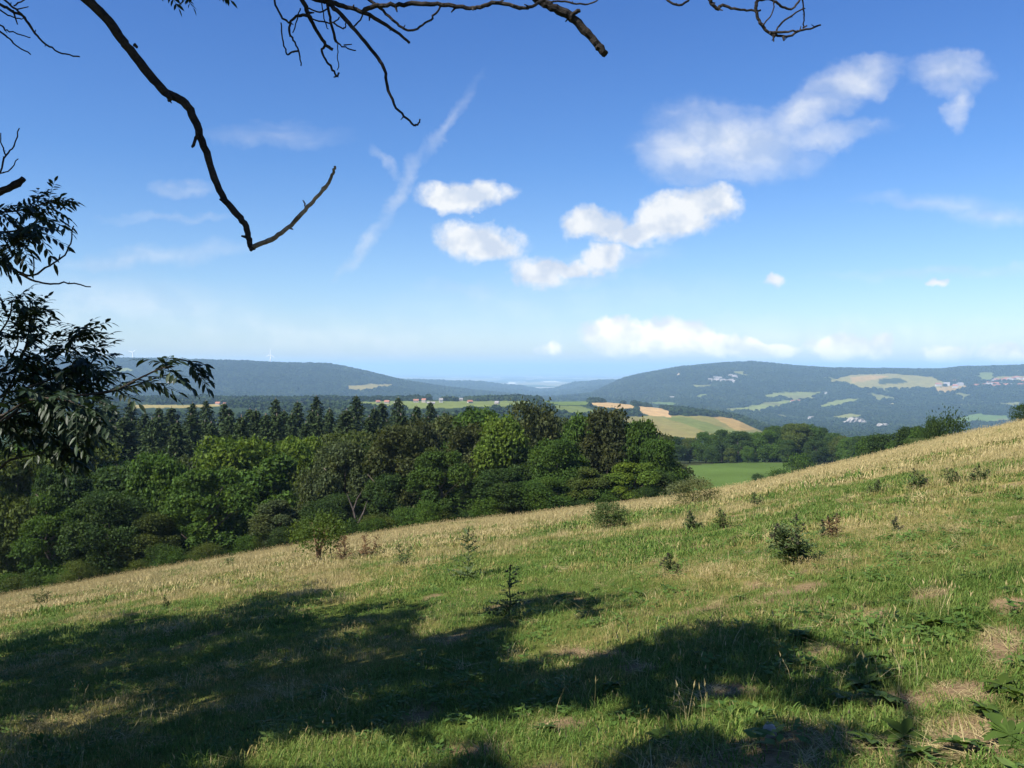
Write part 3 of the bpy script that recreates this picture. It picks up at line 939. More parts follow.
def make_thistle(name, seed, h, nb=1, bushy=0.5, dry=False):
    g = np.random.default_rng(seed)
    root = empty(name)
    st = MB(); lf = MB()
    for b in range(nb):
        a0 = g.uniform(0, 6.28); off = 0.0 if b == 0 else g.uniform(.2, .6) * h
        hh = h * (1 if b == 0 else g.uniform(.45, 1.0))
        P = [np.array([off * .4 * math.cos(a0), off * .4 * math.sin(a0), 0])]
        for i in range(1, 6):
            P.append(np.array([off * (.4 + .12 * i) * math.cos(a0) + g.normal(0, .012), off * (.4 + .12 * i) * math.sin(a0) + g.normal(0, .012), hh * i / 5]))
        P[0][2] = -.03
        st.tube(P, np.linspace(.012, .005, 6), 6)
        P = np.array(P)
        nlv = int(30 + 26 * bushy)
        for i in range(nlv):
            t = g.uniform(.03, .95); p = np.array([np.interp(t, np.linspace(0, 1, 6), P[:, k]) for k in range(3)])
            a = i * 2.4 + g.normal(0, .3); l = h * (0.34 + 0.16 * bushy) * (1.0 - .62 * t) * g.uniform(.5, 1.25)
            d = np.array([math.cos(a), math.sin(a), .45 + .4 * t]); d /= np.linalg.norm(d)
            # lobed spiny leaf: a rib of paired spikes
            for q in np.linspace(.15, 1, 5):
                c = p + d * l * q + np.array([0, 0, -.25 * l * q * q])
                for sgn in (-1, 1):
                    s = np.array([-d[1], d[0], 0]) * sgn
                    D = (d * .7 + s * .8 + np.array([0, 0, .25 * g.normal()]))
                    lf.leaves(c[None] + (D * l * .08)[None], D[None], (np.array([0, 0, 1.0]) + g.normal(0, .35, 3))[None], l * .32 * (1.1 - q * .5), l * .15)
        for i in range(4 + int(3 * bushy)):
            a = g.uniform(0, 6.28); p = P[-1] + np.array([.05 * math.cos(a) * i / 2, .05 * math.sin(a) * i / 2, -.035 * i])
            st.tube([P[-1] + np.array([0, 0, -.03 * i - .04]), p], [.004, .003], 4)
            n = 16; dd = g.normal(size=(n, 3)); dd /= np.linalg.norm(dd, axis=1)[:, None]
            hd = MB(); hd.leaves(p + dd * .012, dd + np.array([0, 0, .5]), np.cross(dd, g.normal(size=(n, 3))), .035, .016)
            hd.obj("flower_head", M_head, root)
    st.obj("stem", M_drystem if dry else M_stem, root)
    lf.obj("leaves", M_weed, root)
    return root


M_stem = plain_material("thistle_stem", (0.075, 0.095, 0.035), .8, 20, .3)
M_head = leaf_material("thistle_heads", (0.06, 0.055, 0.04), .2, .4, (1, .9, .8))
TC = (0.060, 0.088, 0.036)
THIS = [
    (510, 624, 56, 1, .45, TC, "dark upright thistle at the edge of the tree's shadow", False),
    (468, 577, 50, 1, .55, (0.06, 0.085, 0.035), "tall slender thistle in the sunlit grass up-slope of the shadow", False),
    (797, 563, 48, 5, .8, TC, "widest bushy thistle clump, alone on the green part of the slope", False),
    (836, 536, 24, 2, .6, (0.10, 0.065, 0.04), "small brown withered thistle right of the bushy clump", True),
    (822, 536, 18, 2, .5, TC, "small green thistle between the bushy clump and the withered one", False),
    (670, 574, 20, 3, .8, TC, "low green thistle patch left of the bare earth spot", False),
    (400, 566, 22, 2, .5, TC, "short green thistle right of the hawthorn and the dry stalks", False),
    (345, 561, 26, 3, .35, (0.12, 0.075, 0.045), "dry brown dock stalks immediately right of the hawthorn", True),
    (366, 558, 26, 3, .3, (0.13, 0.085, 0.05), "dry brown stalks farther right of the hawthorn", True),
    (690, 524, 20, 4, .9, TC, "green thistle patch below the pale bush on the meadow's edge", False),
    (720, 522, 20, 3, .8, TC, "green thistle right of the thistle patch below the pale bush", False),
    (754, 500, 14, 3, .7, TC, "green thistle near the brow, below the small field", False),
    (877, 492, 14, 3, .7, TC, "leftmost of the four thistles on the upper dry slope", False),
    (914, 489, 22, 3, .9, TC, "largest of the four thistles on the upper dry slope", False),
    (952, 484, 16, 3, .8, TC, "second from the end of the thistles on the upper dry slope", False),
    (978, 482, 18, 3, .8, TC, "thistle at the right end of the upper dry slope", False),
    (895, 530, 14, 2, .7, TC, "little thistle on the slope under the upper thistle row", False),
    (232, 566, 14, 2, .6, TC, "little thistle on the meadow in front of the deep green tree", False),
    (42, 606, 20, 3, .6, TC, "green weed clump at the lower left edge of the meadow", False),
    (165, 612, 14, 2, .6, TC, "little thistle just up-slope of the shadow's left part", False),
]
for i, (px, py, hp, nb, bu, col, lab, dry) in enumerate(THIS):
    x, y = meadow_xy(px, py)
    h = hp * y / F
    o = make_thistle("thistle", 900 + i, h, nb, bu, dry)
    o.location = (x, y, hz(x, y)); colour_tree(o, col)
    tag(o, lab, "thistle", "thistles on the meadow")

# small hawthorn and shrubs on the meadow
def meadow_shrub(name, px, py, hp, wp, col, lab, cat, kind):
    x, y = meadow_xy(px, py); h = hp * y / F; w = wp * y / F
    if kind == 'haw':
        g = np.random.default_rng(77)
        root = empty(name, (x, y, hz(x, y)))
        tb = MB()
        for i in range(9):
            a = g.uniform(0, 6.28); l = .22 * h
            tb.tube([(g.normal(0, .05), g.normal(0, .05), -.05), (l * .3 * math.cos(a), l * .3 * math.sin(a), .28 * h), (l * math.cos(a), l * math.sin(a), .62 * h), (l * 1.8 * math.cos(a), l * 1.8 * math.sin(a), .8 * h)], [.05, .035, .022, .01], 5, knob=.2)
        tb.obj("trunk", M_drystem, root)
        C, D, N, L = crown_broadleaf(78, n=3600, low=.22, wide=.55, nl=20, leaf=.05, spiky=1.0)
        mb = MB(); mb.leaves(C * np.array([w / 1.1, w / 1.1, h]), D, N, L * h, L * h * .6)
        mb.obj("crown", M_leaf, root)
    else:
        root = plant(BU, kind, x, y, h, w / (1.4 * h), col, lab, cat, None, .05)
    tag(root, lab, cat); colour_tree(root, col)
    return root


meadow_shrub("hawthorn", 318, 563, 48, 56, (0.052, 0.082, 0.017), "little hawthorn with a brown bare base standing alone before the wood", "hawthorn", 'haw')
meadow_shrub("bush", 608, 522, 26, 44, (0.062, 0.088, 0.030), "round green bush in the dry grass, left of the paler bush on the brow", "bush", 0)
meadow_shrub("bush", 693, 496, 26, 46, (0.085, 0.10, 0.045), "pale bush on the brow just below the green field's near corner", "bush", 1)
meadow_shrub("bush", 925, 438, 7, 30, (0.07, 0.10, 0.035), "flat green bramble on the upper dry slope", "bush", 1)
# bare grey trunk at the wood's foot
tb = MB(); Pq = at(355, 500, 95.5); gx, gy = Pq[0], Pq[1]; gz = hz(gx, gy)
o = empty("bare_tree", (gx, gy, gz))
tb.tube([(0, 0, -.2), (.2, 0, 1.6), (-.2, .1, 3.2), (-.9, .1, 5.0)], [.16, .12, .09, .03], 7, knob=.1)
tb.tube([(.1, 0, 1.4), (.9, 0, 3.0), (1.3, 0, 4.2)], [.12, .08, .03], 6, knob=.1)
tb.tube([(-.2, .1, 3.2), (.2, .1, 4.4), (.7, .1, 5.2)], [.1, .06, .02], 6, knob=.1)
tb.obj("trunk", bark_material("bare_grey_wood", (.05, .042, .036), (.11, .09, .078), 3), o)
tag(o, "bare forked grey tree behind the hawthorn at the foot of the wood", "bare tree")

# broad-leaved weeds in the short grass near the viewer
def make_rosette(seed, n=9, l=.2, w=.075):
    g = np.random.default_rng(seed)
    mb = MB()
    for i in range(n):
        a = i * 2.4 + g.normal(0, .3); ll = l * g.uniform(.6, 1.15); el = g.uniform(.15, .75)
        d = np.array([math.cos(a), math.sin(a), 0]); s = np.array([-d[1], d[0], 0]); up = np.array([0, 0, 1.0])
        pr = []
        for t, ww in ((0, .12), (.2, .55), (.45, 1), (.7, .85), (.9, .45), (1, .05)):
            c = d * ll * t * math.cos(el * (1 - .6 * t)) + up * (ll * t * math.sin(el) - .35 * ll * t * t + .015)
            wv = w * ww * (ll / l) * (1 + .12 * g.normal())
            pr.append((c - s * wv / 2 + up * wv * .18, c, c + s * wv / 2 + up * wv * .18))
        Vv = np.array(pr).reshape(-1, 3)
        q = []
        for k in range(5):
            for e in (0, 1):
                q.append((k * 3 + e, k * 3 + e + 1, k * 3 + e + 4, k * 3 + e + 3))
        mb.add(Vv, q)
    return mb.mesh("dock_plant", M_weed, True)


rosm = [make_rosette(s, n, l, w) for s, n, l, w in ((1, 16, .24, .095), (2, 20, .22, .09), (3, 14, .28, .12))]
DOCK = [(930, 628, 1.2), (865, 688, 1.1), (845, 700, .9), (962, 752, 1.0), (905, 742, 1.0), (1010, 742, 1.0), (640, 596, .9), (585, 612, .9), (876, 660, .9), (958, 618, .8), (1002, 690, .9), (800, 640, .8), (660, 740, .8), (545, 735, .8), (740, 600, .8), (560, 600, .8), (612, 690, .8),
        (885, 704, 1.1), (920, 760, .9), (1015, 700, .9), (835, 625, .8), (985, 715, .9), (700, 655, .7), (870, 748, .8)]
for i, (px, py, s) in enumerate(DOCK):
    x, y = meadow_xy(px, py)
    o = link("dock_plant", rosm[i % 3]); o.location = (x, y, hz(x, y) + .03); s *= .58; o.scale = (s, s, s * .8)
    o.rotation_euler = (PB_ * 1, -PA * .7, rng.uniform(0, 6.28)); o.color = (*(np.array((0.060, 0.105, 0.022)) * rng.uniform(.8, 1.2)), 1)
    tag(o, "largest broad-leaved dock plant, on the sunny grass right of the shadow" if i == 0 else "low broad-leaved dock plant flat in the short grass", "dock plant", None if i == 0 else "dock plants in the short grass")

# one pale stone
g = np.random.default_rng(5)
x, y = meadow_xy(770, 738)
bmv = []; mb = MB()
nu, nv = 10, 7
for j in range(nv):
    th = math.pi * j / (nv - 1)
    for i in range(nu):
        ph = 2 * math.pi * i / nu
        r = 1 + .16 * g.normal() * (0 < j < nv - 1)
        bmv.append((.042 * r * math.sin(th) * math.cos(ph), .035 * r * math.sin(th) * math.sin(ph), .045 * r * math.cos(th)))
mb.add(bmv, [(j * nu + i, j * nu + (i + 1) % nu, (j + 1) * nu + (i + 1) % nu, (j + 1) * nu + i) for j in range(nv - 1) for i in range(nu)])
o = mb.obj("stone", plain_material("pale_stone", (.34, .31, .26), .9, 30, .3), smooth=True)
o.location = (x, y, hz(x, y) + .05); tag(o, "small pale stone lying in the shaded grass", "stone")

# ------------------------------------------------------------------ the ash tree overhead
def px_path(pts, Y0, dY=0.0):
    n = len(pts)
    return np.array([at(p[0], p[1], Y0 + dY * i / max(n - 1, 1)) for i, p in enumerate(pts)])


def smooth_path(P, k=4):
    P = np.asarray(P, float)
    if len(P) < 3: return P
    t = np.arange(len(P)); T = np.linspace(0, len(P) - 1, (len(P) - 1) * k + 1)
    out = []
    for tt in T:
        i = min(int(tt), len(P) - 2); f = tt - i
        p0 = P[max(i - 1, 0)]; p1 = P[i]; p2 = P[i + 1]; p3 = P[min(i + 2, len(P) - 1)]
        out.append(.5 * ((2 * p1) + (-p0 + p2) * f + (2 * p0 - 5 * p1 + 4 * p2 - p3) * f * f + (-p0 + 3 * p1 - 3 * p2 + p3) * f ** 3))
    return np.array(out)


def ash_leaf(mb, base, d, L, g, leaflet=0.075):
    """a pinnate leaf: a drooping rachis with pairs of narrow leaflets"""
    d = d / np.linalg.norm(d)
    n = 5
    rach = []
    for i in range(n + 2):
        t = i / (n + 1)
        rach.append(base + d * L * t + np.array([0, 0, -0.20 * L * t * t]))
    rach = np.array(rach)
    mb.tube(rach, np.linspace(.0022, .0012, len(rach)), 3, cap=False)
    side = np.cross(d, [0, 0, 1.0]); side /= np.linalg.norm(side) + 1e-6
    roll = g.normal(0, .5); up = np.cross(side, d)
    side = side * math.cos(roll) + up * math.sin(roll)
    Vs = []
    for i in range(1, n + 2):
        dirs = [(1, i), (-1, i)] if i <= n else [(0, i)]
        tg = rach[i] - rach[i - 1]; tg /= np.linalg.norm(tg)
        for sg, _ in dirs:
            dd = tg * (0.62 if sg else 1) + side * sg * .8 + np.array([0, 0, -.28 + .15 * g.normal()]); dd /= np.linalg.norm(dd)
            l = leaflet * g.uniform(.8, 1.2); w = l * .34
            ss = np.cross(dd, np.array([0, 0, 1.0]) + g.normal(0, .3, 3)); ss /= np.linalg.norm(ss) + 1e-6
            nn = np.cross(ss, dd)
            b = rach[i]
            Vs.append([b, b + dd * l * .35 + ss * w * .5 + nn * w * .12, b + dd * l * .7 + ss * w * .40 + nn * w * .1 - np.array([0, 0, l * .04]), b + dd * l - np.array([0, 0, l * .1]),
                       b + dd * l * .7 - ss * w * .40 + nn * w * .1 - np.array([0, 0, l * .04]), b + dd * l * .35 - ss * w * .5 + nn * w * .12, b + dd * l * .5])
    Vs = np.array(Vs); k = len(Vs)
    o = np.arange(k)[:, None] * 7
    q = np.concatenate([o + np.array([0, 1, 2, 6]), o + np.array([6, 2, 3, 3]) * 1, o + np.array([0, 6, 4, 5])])
    f1 = np.concatenate([o + np.array([0, 1, 2, 6]), o + np.array([0, 6, 4, 5])])
    f2 = np.concatenate([o + np.array([6, 2, 3]), o + np.array([6, 3, 4])])
    base_n = mb.n
    mb.add(Vs.reshape(-1, 3), f1)
    mb.Fs.append((f2 + base_n, 0))


TA = np.array([-4.6, -2.2]); TB = np.array([-15.5, 6.5])
ash = empty("ash_tree", (0, 0, 0))
ash2 = empty("ash_tree", (0, 0, 0))
za, zb = hz(*TA), hz(*TB)
tb = MB(); tb.tube(smooth_path([(TA[0], TA[1], za - .3), (TA[0] + .1, TA[1] + .1, za + 2), (TA[0] + .5, TA[1] + .4, za + 4.6), (TA[0] + .8, TA[1] + 1.0, za + 8), (TA[0] + .9, TA[1] + 1.2, za + 11)]),
                   np.interp(np.linspace(0, 1, 17), [0, .2, .6, 1], [.48, .36, .24, .06]), 14, knob=.05)
trunkA = tb.obj("trunk", M_ashbark, ash, smooth=True)
tb = MB(); tb.tube(smooth_path([(TB[0], TB[1], zb - .3), (TB[0] + .1, TB[1], zb + 2.5), (TB[0] - .1, TB[1] + .3, zb + 6), (TB[0] + .2, TB[1] + .5, zb + 11)]), np.interp(np.linspace(0, 1, 13), [0, .2, .6, 1], [.45, .34, .22, .05]), 14, knob=.05)
trunkB = tb.obj("trunk", M_ashbark, ash2, smooth=True)

# main limb: leaves the trunk and runs forward and to the right, just above the view
limb = MB()
lp = smooth_path([(TA[0] + .45, TA[1] + .35, za + 6.2), (-3.6, .6, 7.5), (-2.7, 3.2, 6.5), (-2.0, 4.7, 4.9), (-1.0, 5.4, 4.3), (0.3, 5.8, 4.35), (1.5, 6.2, 4.55), (2.8, 6.6, 4.7)])
limb.tube(lp, np.interp(np.linspace(0, 1, len(lp)), [0, .06, .3, .7, 1], [.11, .042, .034, .024, .012]), 9, knob=.08)
limb.obj("limb", M_ashbark, ash, smooth=True)
lim2 = MB()
lp2 = smooth_path([(TA[0] + .2, TA[1] + .2, za + 3.2), (-5.2, 1.5, 3.6), (-5.0, 4.0, 2.9), (-4.5, 5.6, 2.2)])
lim2.tube(lp2, np.linspace(.12, .05, len(lp2)), 9, knob=.08)
lim2.obj("limb", M_ashbark, ash, smooth=True)


def dead(paths, Y0, label=None, name="dead_branch", mat=None):
    b = MB()
    for pts, w0, w1, dY in paths:
        P = smooth_path(px_path(pts, Y0, dY), 4)
        n = len(P)
        P = P + rng.normal(0, .0022, P.shape)
        rr = np.linspace(w0, w1, n) * .5 * Y0 / F
        rr = rr * .9 * (1 + .07 * (fbm(np.arange(n) / 3.0, np.full(n, w0), 7, 2) - .5) * 4)
        b.tube(P, rr, 8, knob=.09)
        # bud knobs
        for k in range(2, n - 1, 5):
            if rr[k] < .02 and rng.uniform() < .6:
                dv = rng.normal(size=3) * rr[k] * 1.9
                b.tube([P[k], P[k] + dv], [rr[k] * .7, rr[k] * .3], 5)
    o = b.obj(name, mat or M_deadwood, ash, smooth=False)
    if label: o["label"] = label
    return o


dead([([(-20, -95), (35, -60), (70, -18), (88, 0), (110, 22), (122, 40), (130, 50), (150, 75), (165, 92), (180, 99), (190, 110), (198, 130), (206, 152), (215, 178), (225, 200), (238, 215), (246, 226), (249, 240), (253, 249)], 12.5, 6.5, .1),
      ([(166, 93), (170, 98), (168, 101)], 6, 3, 0), ([(198, 132), (195, 140), (193, 148)], 4.2, 3.4, 0), ([(134, 44), (138, 47)], 4, 3, 0), ([(253, 248), (251, 252)], 5, 3, 0)],
     5.0, "long bare dead branch bending down to a hooked upturned end")
M_sunlit_wood = bark_material("sunlit_twig_wood", (.12, .095, .075), (.34, .27, .20), 11.0, .5)  # the twig's sunlit look is put into a paler wood colour
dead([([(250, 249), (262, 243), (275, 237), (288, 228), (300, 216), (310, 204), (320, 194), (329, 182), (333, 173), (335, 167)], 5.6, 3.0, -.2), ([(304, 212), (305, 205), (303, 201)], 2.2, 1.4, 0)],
     5.1, "sunlit upturned twig at the hooked end of the long dead branch", "dead_branch", M_sunlit_wood)
dead([([(280, -35), (305, -8), (320, 0), (336, 4), (350, 8), (362, 12), (378, 20), (395, 31), (410, 43)], 7.0, 3.2, .1),
      ([(362, 12), (371, 7), (380, 6), (395, 5), (412, 4), (430, 4), (445, 5), (460, 7), (472, 8), (482, 6), (492, 3), (505, 4), (520, 8), (530, 7), (538, 3), (545, 0)], 5.2, 3.8, .1),
      ([(362, -6), (372, 2), (380, 8), (392, 20), (402, 27), (411, 30), (420, 27), (430, 20), (437, 12), (442, 4)], 3.6, 2.2, .1),
      ([(330, 4), (340, 13), (352, 27), (365, 42), (378, 58), (385, 70), (387, 86), (394, 104), (404, 116), (414, 125), (418, 124), (420, 120)], 5.0, 1.5, -.2),
      ([(298, -12), (304, 4), (309, 16), (316, 30), (324, 42), (333, 50)], 5.2, 3.2, .1),
      ([(325, 44), (322, 52), (327, 62), (333, 70), (337, 76), (339, 73)], 2.8, 2.0, 0), ([(337, 76), (334, 78)], 2, 1.5, 0),
      ([(326, -6), (329, 10), (331, 24), (336, 42)], 3.2, 3.0, .1), ([(336, 42), (345, 47), (356, 51)], 2, 1.2, 0), ([(344, 46), (352, 44)], 1.6, 1.0, 0), ([(337, 42), (338, 56), (338, 70)], 1.2, 1.0, 0),
      ([(311, 17), (303, 15), (296, 17), (290, 23), (290, 33), (295, 43), (299, 52), (301, 66)], 3.8, 1.6, .1),
      ([(274, -5), (277, 8), (283, 18), (290, 22)], 2.4, 2.2, 0), ([(298, 51), (292, 52), (287, 54), (283, 42), (281, 23)], 2.2, 1.4, 0), ([(300, 8), (297, 20), (293, 33)], 1.6, 1.2, 0),
      ([(307, 8), (320, 12), (328, 8)], 2, 1.6, 0), ([(312, 19), (325, 22), (334, 22), (340, 17)], 1.8, 1.4, 0), ([(334, 23), (342, 28), (345, 27), (346, 22)], 2, 1.2, 0), ([(353, 28), (360, 20), (363, 14)], 2, 1.5, 0), ([(322, 0), (324, 18), (328, 30)], 1.4, 1.1, 0)],
     4.9, "tangle of bare dead twigs hanging at the top of the view")
dead([([(505, -40), (522, -18), (538, -2), (552, 7), (566, 13), (578, 23), (590, 36), (599, 47), (605, 54)], 11.5, 8.5, .05), ([(548, 2), (562, 1), (576, 4), (588, 4), (598, 0), (604, -6)], 2.2, 1.4, 0), ([(570, 17), (576, 12), (579, 11)], 5, 4, 0)],
     5.2, "thick broken-off bare branch stub")
dead([([(660, -14), (668, 0), (680, 5), (690, -2), (694, -14)], 2.6, 2.2, 0),
      ([(700, -20), (708, -4), (712, 4), (718, 9), (722, 5), (735, 9), (747, 10), (760, 11)], 4.6, 2.2, .05),
      ([(750, -25), (757, -4), (756, 8), (758, 18), (763, 27), (771, 34), (780, 36), (790, 36), (800, 31), (812, 28), (820, 25)], 4.4, 2, .1),
      ([(757, 1), (768, -1), (776, 2), (783, 7), (791, 9), (797, 4), (801, -4)], 3, 2.2, .1), ([(770, 33), (785, 32), (798, 31)], 3, 2, 0),
      ([(776, 34), (780, 25), (792, 15), (805, 8)], 2.2, 1.6, .1), ([(801, -10), (803, 6), (804, 18), (803, 28)], 1.8, 1.4, .1), ([(762, 26), (772, 14), (774, 2)], 1.8, 1.2, 0), ([(783, 36), (784, 41)], 3, 2, 0), ([(773, 35), (774, 41)], 2, 1.5, 0), ([(803, 28), (807, 26)], 2, 1.5, 0)],
     5.4, "curled cluster of bare knobbly twigs")
dead([([(-30, -14), (0, 4), (12, 11), (24, 17), (33, 30), (42, 41), (52, 48), (65, 54), (80, 57)], 3.8, 1.6, .1),
      ([(-20, 0), (0, 10), (10, 16), (21, 18)], 2.2, 1.2, 0), ([(-6, -8), (4, 0), (13, 7), (24, 16)], 2.6, 2, 0), ([(14, 6), (24, 0), (30, -6)], 1.8, 1.2, 0), ([(15, 10), (29, 8)], 1.8, 1, 0), ([(13, 10), (17, 25)], 2, 1.2, 0),
      ([(-20, 12), (0, 25), (7, 31), (20, 34), (31, 37.5)], 2, 1.1, 0), ([(-20, 16), (0, 31), (10, 39), (18, 47), (30, 54)], 2.2, 1.3, 0)],
     4.8, "fine bare twigs in the top corner over the long dead branch")
dead([([(-60, 225), (-20, 200), (0, 192), (15, 185), (24, 178)], 9, 7, 0), ([(-10, 190), (0, 172), (6, 155), (14, 146), (19, 128)], 2.4, 1.2, 0), ([(6, 156), (2, 145), (0, 133)], 1.8, 1.0, 0), ([(-2, 174), (8, 171), (18, 159)], 1.8, 1, 0),
      ([(-40, 255), (0, 262), (15, 270), (30, 276), (45, 268), (62, 258), (70, 243), (73, 226)], 3.2, 1.3, 0), ([(20, 274), (35, 281), (50, 284), (68, 283), (90, 287)], 2.6, 1.3, 0), ([(33, 274), (34, 262), (30, 250)], 1.6, 1.1, 0), ([(58, 260), (60, 254)], 1.5, 1, 0)],
     6.0, "bare stub and forked twigs above the leafy bough")

# leafy bough at the left: sprays of pinnate leaves on thin twigs
g = np.random.default_rng(17)
YL = 6.0
SPRAYS = [  # twig path, how many leaves, leaf length in px
    ([(-40, 205), (0, 212), (30, 208), (52, 200)], 16, 36), ([(-40, 225), (0, 232), (25, 228), (40, 218)], 14, 34), ([(-30, 245), (0, 250), (20, 240)], 9, 32),
    ([(-20, 420), (10, 385), (26, 345), (30, 318), (30, 302)], 14, 34), ([(-20, 400), (20, 380), (50, 362), (72, 342), (80, 330)], 14, 34), ([(-10, 370), (15, 350), (18, 330)], 9, 34),
    ([(-30, 440), (20, 408), (60, 398), (100, 393), (120, 388), (140, 378), (160, 369), (172, 366)], 9, 38), ([(100, 394), (130, 387), (150, 380), (170, 374)], 0, 30), ([(160, 369), (178, 360), (190, 362)], 5, 34),
    ([(-20, 405), (30, 392), (70, 380), (95, 372)], 18, 36), ([(-30, 425), (20, 405), (60, 388), (92, 362), (94, 345)], 15, 34), ([(-20, 415), (30, 400), (65, 400), (90, 410)], 16, 34),
    ([(-30, 430), (10, 415), (40, 412), (75, 425)], 15, 32), ([(-30, 445), (5, 430), (35, 440), (60, 455)], 14, 32), ([(-30, 400), (0, 380), (20, 365), (45, 350)], 14, 34),
    ([(-20, 470), (10, 460), (45, 452), (80, 440), (100, 420)], 8, 28), ([(-40, 380), (-10, 345), (8, 320), (12, 300)], 10, 32),
    ([(-20, 395), (10, 392), (35, 385), (60, 375), (75, 362)], 16, 34), ([(-30, 435), (0, 425), (30, 425), (55, 440), (65, 452)], 12, 30),
]
for si, (pts, nlv, lpx) in enumerate(SPRAYS):
    tw = MB(); lfm = MB()
    P = px_path(pts, YL + g.normal(0, .25), g.normal(0, .3))
    if pts[0][0] < 0:
        k = int(np.argmin(np.linalg.norm(lp2[8:] - P[0], axis=1))) + 8
        P = np.concatenate([[lp2[k]], [lp2[k] * .45 + P[0] * .55 + np.array([0, 0, .08])], P])
    P = smooth_path(P, 5)
    tw.tube(P, np.linspace(3.6 if pts[0][0] < 0 else 2.4, 1.2, len(P)) * .5 * YL / F, 5, knob=.1)
    br = tw.obj("leafy_branch", M_ashbark, ash, smooth=True)
    vis = len(P)
    nlv = int(nlv * 1.9) if nlv > 5 else nlv
    for k in range(nlv):
        t = 0.50 + .50 * (k + g.uniform()) / max(nlv, 1) if nlv > 5 else .72 + .28 * (k + 1) / nlv
        i = min(int(t * (vis - 1)), vis - 2)
        b = P[i] + (P[i + 1] - P[i]) * (t * (vis - 1) - i)
        tg = P[i + 1] - P[i]; tg /= np.linalg.norm(tg)
        d = tg * .7 + g.normal(0, .55, 3) + np.array([.25, 0, -.12])
        ash_leaf(lfm, b, d, lpx * .92 * YL / F * g.uniform(.7, 1.15), g, leaflet=.068)
    if lfm.n: lfm.obj("leaves", M_ash, br)
# little spray at the very top
tw = MB(); lfm = MB()
P = smooth_path(px_path([(120, -38), (150, -22), (175, -13), (200, -9), (215, -10)], 5.2), 4)
tw.tube(P, np.linspace(2.4, 1, len(P)) * .5 * 5.2 / F, 5)
for k in range(16):
    i = rng.integers(4, len(P) - 1)
    ash_leaf(lfm, P[i], (P[i] - P[i - 1]) / .05 + g.normal(0, .6, 3) + np.array([.2, 0, .15]), .13 * g.uniform(.8, 1.2), g, .05)
br = tw.obj("leafy_branch", M_ashbark, ash, smooth=True)
lfm.obj("leaves", M_ash, br)

# crowns: what throws the shade on the grass
SHADE = [
    [(0, 655), (20, 641), (48, 634), (80, 634), (130, 622), (180, 619), (228, 615), (250, 600), (290, 594), (342, 591), (330, 598), (280, 608), (272, 613), (330, 616), (405, 608), (432, 606), (420, 622), (375, 630), (430, 640), (480, 627), (505, 616), (535, 600), (570, 602), (622, 602), (590, 612), (545, 614), (510, 632),
     (505, 655), (560, 664), (628, 654), (690, 628), (728, 617), (745, 630), (800, 632), (814, 645), (770, 648), (795, 664), (830, 672), (862, 660), (888, 676), (890, 698), (860, 704), (800, 702), (740, 700), (700, 712), (650, 706), (560, 704), (480, 712), (400, 728), (345, 728), (250, 700), (190, 690), (120, 704), (60, 716), (0, 722)],
    [(0, 742), (60, 724), (130, 708), (200, 694), (300, 700), (390, 722), (340, 736), (250, 752), (215, 790), (-40, 800)],
    [(575, 790), (630, 748), (690, 730), (740, 742), (770, 722), (880, 728), (888, 742), (850, 760), (840, 790)],
    [(452, 790), (458, 748), (480, 736), (502, 746), (515, 790)],
]
LIT = [[(340, 628), (372, 626), (370, 642), (338, 644)]]
cand_n = 420000
gx = rng.uniform(-19, 7, cand_n); gy = rng.uniform(2.0, 30, cand_n)
gp = np.stack([gx, gy, plane(gx, gy)], 1)
ppx, ppy, _ = project(gp)
jx = ppx + 22 * (fbm(gx / .45, gy / .55, 131, 4) - .5) * 2 + rng.normal(0, 8, cand_n); jy = ppy + 14 * (fbm(gx / .45, gy / .55, 132, 4) - .5) * 2 + rng.normal(0, 4, cand_n)
inside = np.zeros(cand_n, bool)
for poly in SHADE: inside |= in_poly(poly, jx, jy)
for poly in LIT: inside &= ~in_poly(poly, jx, jy)
# left of and below the picture the shade simply goes on
inside |= (ppx < 0) & (ppx > -260) & (ppy > 668)
inside |= (ppy > 775) & (ppx < 560) & (gy > 2)
gx, gy = gx[inside], gy[inside]
cl = fbm(gx / .8, gy / .8, 133, 3)
keep = rng.uniform(size=len(gx)) < 0.42 + 0.75 * sstep(.32, .58, cl)
gx, gy = gx[keep], gy[keep]
n = len(gx)
h = 5.0 + 3.2 * fbm(gx / 2.0, gy / 2.0, 134, 3) + rng.uniform(0, 2.2, n)
ok = np.zeros(n, bool); C = np.zeros((n, 3))
for lift in (0, 1.5, 3, 4.5, 6, 8):
    t = (h + lift) / SUN[2]
    q = np.stack([gx, gy, plane(gx, gy)], 1) + SUN[None] * t[:, None]
    a, b, dd = project(q)
    free = (dd < .2) | (b < -30) | (a < -35) | (a > 1060)
    new = free & ~ok
    C[new] = q[new]; ok |= free
C = C[ok]
print("crown leaves", len(C), "of", n)
D = rng.normal(size=C.shape); D[:, 2] -= .4
N = rng.normal(0, .6, C.shape); N[:, 2] += 1
isB = C[:, 0] < -9.5
